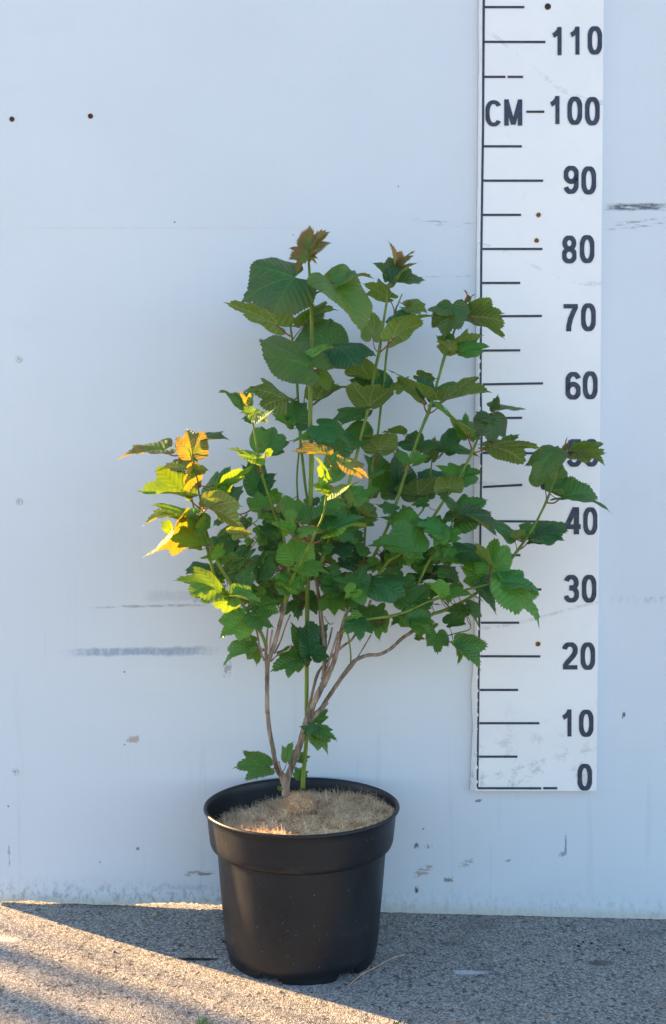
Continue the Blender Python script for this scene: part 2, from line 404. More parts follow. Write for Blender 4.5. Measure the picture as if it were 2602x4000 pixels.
n = len(wx)
for y in (0, WT):
    for x in wx: V.append((x, y, wfoot(x)))
    for x in wx: V.append((x, y, 2.45))
for i in range(n-1):
    F.append((i, i+1, n+i+1, n+i)); F.append((2*n+i+1, 2*n+i, 3*n+i, 3*n+i+1))
    F.append((i+1, i, 2*n+i, 2*n+i+1)); F.append((n+i, n+i+1, 3*n+i+1, 3*n+i))
F += [(0, n, 3*n, 2*n), (n-1, 3*n-1, 4*n-1, 2*n-1)]
mesh_obj('panel', V, F, M['wall'], wallt, smooth=False)
# lifted flakes of paint
def disc(c, r, h, n=20, dome=0.0, hole=0.0):
    """a round head facing the camera"""
    V = []; F = []
    for (rr, dy) in ((r, 0), (r, -h*.6), (r*.8, -h), (r*.35 if hole else r*.4, -h-dome)):
        for k in range(n):
            t = 2*math.pi*k/n; V.append((c.x+rr*math.cos(t), c.y+dy, c.z+rr*math.sin(t)))
    if hole:
        for k in range(n):
            t = 2*math.pi*k/n; q = r*(.32 if k % 3 else .22); V.append((c.x+q*math.cos(t), c.y-h+hole, c.z+q*math.sin(t)))
    L = 5 if hole else 4
    for j in range(L-1):
        for k in range(n): F.append((j*n+k, j*n+(k+1) % n, (j+1)*n+(k+1) % n, (j+1)*n+k))
    F.append(tuple((L-1)*n+k for k in range(n)))
    return V, F
def screw_or_hole(dx, dy, Y, r, parent, mat, ring=None, hole=.0012):
    c = at(dx, dy, Y)
    if ring:
        V, F = disc(c, r*1.5, .0002, 28); o = mesh_obj('stain_ring', V, F, M[ring], parent)
    V, F = disc(c+Vector((0, -.0002, 0)), r, .0011, 24, 0, hole)
    mesh_obj('screw_or_hole', V, F, M[mat], parent)
screw_or_hole(28, 277, 0, .0037, wallt, 'rust'); screw_or_hole(210.5, 270, 0, .0037, wallt, 'rust')
screw_or_hole(44, 835, 0, .0050, wallt, 'paintscrew'); screw_or_hole(45, 1166, 0, .0050, wallt, 'paintscrew'); screw_or_hole(36, 1794, 0, .0052, wallt, 'paintscrew')

# ------------------------------------------------------------------ measuring board
BY = .016
bd = thing('measuring_board', at(1250, 1835, BY), 'tall white height gauge board with dark centimetre numbers from 0 to 110', 'height gauge')
zs = [at(1110, y, BY).z for y in np.linspace(1838, -180, 180)]
def bx_left(y):   # the black line's left side, in view pixels
    return np.interp(y, [0, 300, 594, 900, 1000, 1249, 1500, 1838], [1121.5, 1120, 1116, 1114.5, 1117, 1114, 1111, 1107.5])+1.0
def bx_right(y): return np.interp(y, [0, 1249, 1838], [1404, 1393, 1387])
V = []; F = []
yy = np.linspace(1838, -180, 180)
for y in yy:
    L = at(bx_left(y)-3.5, y, BY); Rr = at(bx_right(y), y, BY)
    wob = 1.3*noise.noise(Vector((y*.011, 0, 0)))+.8*noise.noise(Vector((y*.03, 4, 0)))
    outer = {True: 0}.get(False, 0)
    bend = np.interp(y, [0, 500, 880, 1000, 1200, 1300, 1500, 1600, 1700, 1838], [9, 9, 9, 14, 14, 12, 8, 15, 11, 16])+wob
    LL = at(bx_left(y)-bend, y, BY-.011)
    V += [(LL.x, -.0012, LL.z), (LL.x, LL.y, LL.z), (L.x-.0008, L.y+.0015, L.z), (L.x, L.y, L.z), (Rr.x-.0012, Rr.y, Rr.z), (Rr.x, Rr.y+.0012, Rr.z), (Rr.x+.0006, -.0012, Rr.z)]
m_ = 7
for i in range(len(yy)-1):
    for k in range(m_-1): F.append((i*m_+k, i*m_+k+1, (i+1)*m_+k+1, (i+1)*m_+k))
F.append(tuple(range(m_-1, -1, -1))); F.append(tuple((len(yy)-1)*m_+k for k in range(m_)))
F = [tuple(f) for f in F]
mesh_obj('board', V, F, M['board'], bd, smooth=False)
INK = BY+.0006
def slab(name, quad, Y=INK, parent=bd, mat='ink', t=.0004):
    """a thin painted bar, corners in view pixels"""
    V = [at(x, y, Y) for x, y in quad]+[at(x, y, Y-t) for x, y in quad]
    n = len(quad); F = [tuple(range(n)), tuple(range(2*n-1, n-1, -1))]+[(k, n+k, n+(k+1) % n, (k+1) % n) for k in range(n)]
    return mesh_obj(name, V, F, M[mat], parent, smooth=False)
# the long vertical line, its left side chipped
V = []; F = []
yv = np.linspace(1831, -150, 700)
for i, y in enumerate(yv):
    chip = 0
    if 740 < y < 1120 or 1280 < y < 1831: chip = max(0, noise.noise(Vector((y*.09, 2, 0)))-.12)*9+max(0, noise.noise(Vector((y*.4, 7, 0)))-.25)*4
    wdt = np.interp(y, [0, 600, 1800], [5.6, 5.2, 4.4])
    l = bx_left(y)-1.0+min(chip, 3.2); r = bx_left(y)-1.0+wdt
    a = at(l, y, INK); c_ = at(r, y, INK); V += [a, c_]
    if i: F.append((2*i-2, 2*i-1, 2*i+1, 2*i))
mesh_obj('scale_line', V, F, M['ink'], bd, smooth=False)
ticks = [('R', 176, 480, 53, 53), ('R', 174, 638, 315, 316), ('R', 172, 337, 579, 579), ('R', 347, 470, 579, 579), ('R', 488, 630, 842, 842),
         ('R', 161, 461, 1103, 1103), ('R', 160, 621, 1362, 1362), ('R', 157, 455, 1620, 1620), ('R', 155, 616, 1877, 1877),
         ('S', 151, 449, 203, 203), ('S', 150, 612, 455, 452), ('S', 153, 449, 713, 711), ('S', 158, 621, 968, 960), ('S', 160, 463, 1223, 1220),
         ('S', 160, 612, 1485, 1488), ('S', 160, 463, 1742, 1726), ('E', 395, 930, 1184, 1189), ('T', 145, 450, 133, 133), ('T', 145, 608, 391, 391),
         ('T', 145, 441, 642, 642), ('T', 141, 600, 895, 896), ('T', 139, 433, 1149, 1149), ('T', 134, 593, 1400, 1400), ('T', 131, 428, 1652, 1652), ('T', 122, 606, 1890, 1891), ('T', 616, 728, 1890, 1890)]
for i, (c_, x0, x1, y0, y1) in enumerate(ticks):
    a = px(c_, x0, y0); b_ = px(c_, x1, y1); h = 2.65
    slab('tick_mark', [(a[0]+2, a[1]+h), (b_[0], b_[1]+h), (b_[0], b_[1]-h), (a[0]+2, a[1]-h)], INK+.0002)
# numerals as strokes in a box 0..1 wide, 0..1.9 high (y up), stroke half width .135
def arc(cx, cy, rx, ry, a0, a1, n=18):
    return [(cx+rx*math.cos(R(a0+(a1-a0)*k/n)), cy+ry*math.sin(R(a0+(a1-a0)*k/n))) for k in range(n+1)]
def sup(cx, cy, rx, ry, a0, a1, n=40, e=.86):
    o = []
    for k in range(n+1):
        t = R(a0+(a1-a0)*k/n); c0, s0 = math.cos(t), math.sin(t)
        o.append((cx+rx*math.copysign(abs(c0)**e, c0), cy+ry*math.copysign(abs(s0)**e, s0)))
    return o
G = {
    '0': [sup(.5, .95, .365, .815, 0, 360)],
    '1': [[(.60, 0), (.60, 1.90)], [(.07, 1.32), (.30, 1.44), (.50, 1.63), (.58, 1.86)]],
    '2': [arc(.49, 1.36, .36, .405, 172, -8, 16)+[(.83, 1.20), (.72, .98), (.50, .70), (.28, .44), (.17, .20)], [(.04, .135), (.98, .135)]],
    '3': [arc(.48, 1.36, .34, .405, 165, -60, 18)+[(.52, 1.02), (.36, 1.0)], [(.36, 1.0)]+arc(.48, .565, .375, .43, 78, -168, 22)],
    '4': [[(.73, 0), (.73, 1.88)], [(.66, 1.84), (.10, .56)], [(.0, .53), (1.0, .53)]],
    '5': [[(.93, 1.765), (.22, 1.765)], [(.25, 1.82), (.15, .90)], [(.12, .93)]+arc(.48, .60, .375, .47, 145, -165, 24)],
    '6': [arc(.52, 1.25, .37, .515, 22, 180, 16)+[(.145, .95), (.145, .70)]+arc(.5, .60, .365, .465, 180, 360+182, 34)],
    '7': [[(.02, 1.765), (.97, 1.765)], [(.90, 1.75), (.66, 1.32), (.48, .85), (.38, .40), (.36, 0)]],
    '8': [arc(.5, 1.385, .32, .38, 0, 360, 30), arc(.5, .555, .37, .42, 0, 360, 32)],
    '9': [arc(.48, .65, .37, .515, 202, 360, 16)+[(.855, .95), (.855, 1.2)]+arc(.5, 1.30, .365, .465, 0, 362, 34)],
    'C': [sup(.50, .95, .385, .815, 38, 322, 36)],
    'M': [[(.11, 0), (.11, 1.9)], [(.89, 0), (.89, 1.9)], [(.13, 1.82), (.49, .08)], [(.87, 1.82), (.51, .08)]],
}
def numeral(ch, c_, x0, x1, y0, y1, hw=.168):
    a = px(c_, x0, y0); b_ = px(c_, x1, y1)
    V = []; F = []
    for si, st in enumerate(G[ch]):
        Yp = INK+.0003+.00008*si; base = len(V); n = len(st)
        sx = 1.0
        for i in range(n):
            p = st[i]
            q0 = st[max(i-1, 0)]; q1 = st[min(i+1, n-1)]
            if n > 20 and abs(st[0][0]-st[-1][0])+abs(st[0][1]-st[-1][1]) < .02 and i in (0, n-1): q0, q1 = st[n-2], st[1]
            dx_, dy_ = q1[0]-q0[0], q1[1]-q0[1]; L = math.hypot(dx_, dy_) or 1
            nx_, ny_ = -dy_/L*hw, dx_/L*hw
            hw2 = 1.0
            if ch == 'M' and si > 1: hw2 = .85
            for s in (1, -1):
                u = min(max(p[0]+s*nx_*hw2, 0 if ch != '4' else -.02), 1.0); v = min(max(p[1]+s*ny_*hw2, 0), 1.9)
                V.append(at(a[0]+(b_[0]-a[0])*u, b_[1]+(a[1]-b_[1])*v/1.9, Yp))
            if i: F.append((base+2*i-2, base+2*i, base+2*i+1, base+2*i-1))
    return V, F
nums = [('110', [('1', 'R', 690, 782, 203, 416), ('1', 'R', 825, 917, 200, 411), ('0', 'R', 957, 1066, 197, 411)]),
        ('CM', [('C', 'R', 186, 310, 755, 953), ('M', 'R', 328, 464, 749, 947)]),
        ('100', [('1', 'R', 674, 766, 723, 935), ('0', 'R', 804, 916, 728, 941), ('0', 'R', 937, 1048, 731, 945)]),
        ('90', [('9', 'R', 777, 889, 1250, 1461), ('0', 'R', 910, 1021, 1254, 1466)]),
        ('80', [('8', 'R', 765, 873, 1776, 1986), ('0', 'R', 898, 1008, 1772, 1984)]),
        ('70', [('7', 'S', 773, 886, 362, 568), ('0', 'S', 908, 1018, 356, 567)]),
        ('60', [('6', 'S', 790, 904, 874, 1083), ('0', 'S', 921, 1032, 869, 1080)]),
        ('50', [('5', 'S', 803, 914, 1381, 1590), ('0', 'S', 930, 1040, 1380, 1588)]),
        ('40', [('4', 'E', 1120, 1258, 1062, 1299), ('0', 'E', 1280, 1402, 1065, 1304)]),
        ('30', [('3', 'T', 780, 892, 281, 490), ('0', 'T', 914, 1023, 281, 491)]),
        ('20', [('2', 'T', 767, 882, 790, 995), ('0', 'T', 904, 1013, 790, 998)]),
        ('10', [('1', 'T', 766, 856, 1296, 1500), ('0', 'T', 892, 1001, 1298, 1503)]),
        ('0', [('0', 'T', 881, 990, 1706, 1908)])]
for word, gl in nums:
    V = []; F = []
    for (ch, c_, x0, x1, y0, y1) in gl:
        v, f = numeral(ch, c_, x0, x1, y0, y1, .168 if word != 'CM' else .14); k = len(V); V += v; F += [tuple(k+i for i in q) for q in f]
    o = mesh_obj('numeral' if word != 'CM' else 'unit_lettering', V, F, M['ink'], bd, smooth=False)
    o['label'] = 'dark painted '+('number ' if word != 'CM' else 'letters ')+word+' on the board'
for (x, y, r, mat, ring) in [(1273, 15.5, .0045, 'hole', None), (1251.5, 499.5, .0027, 'rust', 'stain'), (1247, 559, .0027, 'rust', 'stain'),
                             (1250.5, 1496.5, .0029, 'rust', 'stain'), (1264, 1131, .0047, 'hole', None)]:
    screw_or_hole(x, y, BY, r, bd, mat, ring)

# ------------------------------------------------------------------ pot
PC = Vector((-.0425, -.137, 0))
pot = thing('plant_pot', PC, 'round black plastic nursery pot with a deep collar, standing on the concrete', 'plant pot')
def lathe(prof, n=120, zmod=None):
    V = []; F = []
    for j, (r, z) in enumerate(prof):
        for k in range(n):
            t = 2*math.pi*k/n; zz = z
            if zmod: zz = zmod(j, t, z)
            V.append((PC.x+r*math.cos(t), PC.y+r*math.sin(t), zz))
    for j in range(len(prof)-1):
        for k in range(n): F.append((j*n+k, j*n+(k+1) % n, (j+1)*n+(k+1) % n, (j+1)*n+k))
    return V, F
notches = [R(a) for a in (-52, 8, 68, 128, 188, 248-0)]
def nz_(j, t, z):
    if z > .013: return z
    for a in notches:
        d = abs((t-a+math.pi) % (2*math.pi)-math.pi)
        if d < R(9): return max(z, .0085)
    return z
body = [(.0, .009), (.096, .009), (.0985, .0), (.1005, .0), (.1012, .002), (.1016, .0115), (.1030, .0128), (.1040, .02), (.1075, .06), (.1110, .10), (.1140, .140), (.1150, .150)]
V, F = lathe(body, 120, nz_)
mesh_obj('pot_body', V, F, M['pot'], pot)
collar = [(.1135, .146), (.1160, .1488), (.1195, .1500), (.1225, .1525), (.1243, .1570), (.1252, .163), (.1278, .190), (.1288, .1975), (.1300, .1985), (.1322, .1995),
          (.1330, .2010), (.1326, .2030), (.1308, .2040), (.1288, .2030), (.1272, .1990), (.1262, .190), (.1238, .160), (.112, .150), (.105, .10)]
V, F = lathe(collar, 160); mesh_obj('collar', V, F, M['pot'], pot)

# ------------------------------------------------------------------ coir mat in the pot
def coir_z(x, y):
    dx, dy = x-PC.x, y-PC.y; r = math.hypot(dx, dy)/.124
    z = .1885+.010*(dx/.124)-.007*(dy/.124)-.012*max(0, -dx/.124)*max(0, dy/.124)*1.6
    z += .010*math.exp(-((dx+.00)/.07)**2-((dy-.00)/.07)**2)
    z += .006*noise.noise(Vector((x*30, y*30, 1)))+.003*noise.noise(Vector((x*90, y*90, 2)))
    z -= .006*max(0, r-.85)/.15*(1 if dy > 0 else 0)
    z += .0055*max(0, -dy/.124)**1.5-.004*max(0, dx/.124)*max(0, -dy/.124)+.003*max(0, -dx/.124)*max(0, -dy/.124)
    d = math.hypot((x-(PC.x+.012))/.016, (y-(PC.y-.037))/.008)
    z -= .016*math.exp(-d**4)
    return z
V = []; F = []; nr, na = 40, 120
for j in range(nr+1):
    for k in range(na):
        t = 2*math.pi*k/na; r = .1258*j/nr*(1+.004*noise.noise(Vector((math.cos(t)*4, math.sin(t)*4, 5))))
        x = PC.x+r*math.cos(t); y = PC.y+r*math.sin(t); V.append((x, y, coir_z(x, y)))
for j in range(nr):
    for k in range(na): F.append((j*na+k, j*na+(k+1) % na, (j+1)*na+(k+1) % na, (j+1)*na+k))
for k in range(na):
    v = V[nr*na+k]; V.append((v[0], v[1], v[2]-.014))
for k in range(na): F.append((nr*na+k, nr*na+(k+1) % na, (nr+1)*na+(k+1) % na, (nr+1)*na+k))
mat_o = thing('coir_mat', (PC.x, PC.y, .18), 'round tan coconut fibre mulch mat lying inside the black pot', 'mulch mat')
mesh_obj('mat', V, F, M['coir'], mat_o)
# lump where the slit of the mat is pushed up
LC = P('H', 768, 765, .137+.028); LC.z = coir_z(LC.x, LC.y+.01)+.011
V = []; F = []
for j in range(13):
    for k in range(24):
        ph = math.pi*j/12; t = 2*math.pi*k/24
        d = Vector((math.sin(ph)*math.cos(t)*.0185, math.sin(ph)*math.sin(t)*.014, math.cos(ph)*.0150))
        d *= 1+.12*noise.noise(d*160)
        V.append(LC+d)
for j in range(12):
    for k in range(24): F.append((j*24+k, j*24+(k+1) % 24, (j+1)*24+(k+1) % 24, (j+1)*24+k))
mesh_obj('fibre_lump', V, F, M['coir'], mat_o)
def fibres(name, seeds, parent, mat, seg=4, rr=.00013):
    """many bent hairs as 3 sided tubes"""
    V = []; F = []; A = []
    for (p, d, L, bend, c_) in seeds:
        side = Vector((rs.uniform(-1, 1), rs.uniform(-1, 1), rs.uniform(-1, .3)))
        base = len(V); q = p.copy(); dd = d.copy(); st = L/seg
        for i in range(seg+1):
            a = dd.orthogonal().normalized(); b_ = dd.cross(a).normalized(); r_ = rr*(1.25-.7*i/seg)
            for k in range(3):
                t = 2.0944*k; V.append(q+(a*math.cos(t)+b_*math.sin(t))*r_); A.append(c_)
            dd = (dd+side*bend).normalized(); q = q+dd*st
        for i in range(seg):
            for k in range(3): F.append((base+3*i+k, base+3*i+(k+1) % 3, base+3*i+3+(k+1) % 3, base+3*i+3+k))
    o = mesh_obj(name, V, F, mat, parent)
    at_ = o.data.attributes.new('fb', 'FLOAT', 'POINT'); at_.data.foreach_set('value', np.array(A, dtype=np.float32))
    return o
seeds = []
for i in range(15000):
    r = .1255*math.sqrt(rs.uniform()); t = rs.uniform(0, 2*math.pi)
    x = PC.x+r*math.cos(t); y = PC.y+r*math.sin(t)
    if math.hypot((x-(PC.x+.012))/.015, (y-(PC.y-.037))/.006) < 1: continue
    p = Vector((x, y, coir_z(x, y)-.0006)); a = rs.uniform(0, 6.283); e = abs(rs.normal(0, .38))+.04
    if rs.uniform() < .12: e = rs.uniform(.6, 1.4)
    d = Vector((math.cos(a)*math.cos(e), math.sin(a)*math.cos(e), math.sin(e)))
    L = rs.uniform(.005, .017)
    if math.hypot(x-PC.x, y-PC.y)+L > .127: L *= .4
    cl = .5+1.1*noise.noise(Vector((x*55, y*55, 3)))+.5*noise.noise(Vector((x*160, y*160, 8)))
    seeds.append((p, d, L, rs.uniform(.05, .32), min(1, max(0, rs.normal(cl, .25)))))
fibres('fibre', seeds, mat_o, M['fibre'], 4, .00021)
seeds = []
for i in range(1500):
    d = Vector(rs.normal(0, 1, 3)).normalized(); 
    if d.z < -.3: continue
    p = LC+Vector((d.x*.0180, d.y*.0137, d.z*.0147)); tg = d.cross(Vector(rs.normal(0, 1, 3))).normalized()
    seeds.append((p, (tg+d*rs.uniform(0, .7)).normalized(), rs.uniform(.004, .012), rs.uniform(.1, .3), min(1, max(0, rs.normal(.30, .22)))))
for i in range(500):                                           # tuft round the stems
    x = P('H', 830, 640, .12).x+rs.normal(0, .010); y = PC.y+.008+rs.normal(0, .012)
    p = Vector((x, y, coir_z(x, y))); d = Vector((rs.normal(.1, .5), rs.normal(0, .5), rs.uniform(.3, 1.2))).normalized()
    seeds.append((p, d, rs.uniform(.006, .018), rs.uniform(.05, .25), min(1, max(0, rs.normal(.4, .25)))))
fibres('fibre_tuft', seeds, mat_o, M['fibre'])
for s_ in (c for c in mat_o.children if c.name.startswith('fibre') and not c.name.startswith('fibre_lump')): s_['kind'] = 'stuff'

# ------------------------------------------------------------------ the shrub: stems
shrub = thing('shrub', P('H', 660, 690, .137), 'leafy three lobed green shrub with reddish young tips growing in the black pot', 'shrub')
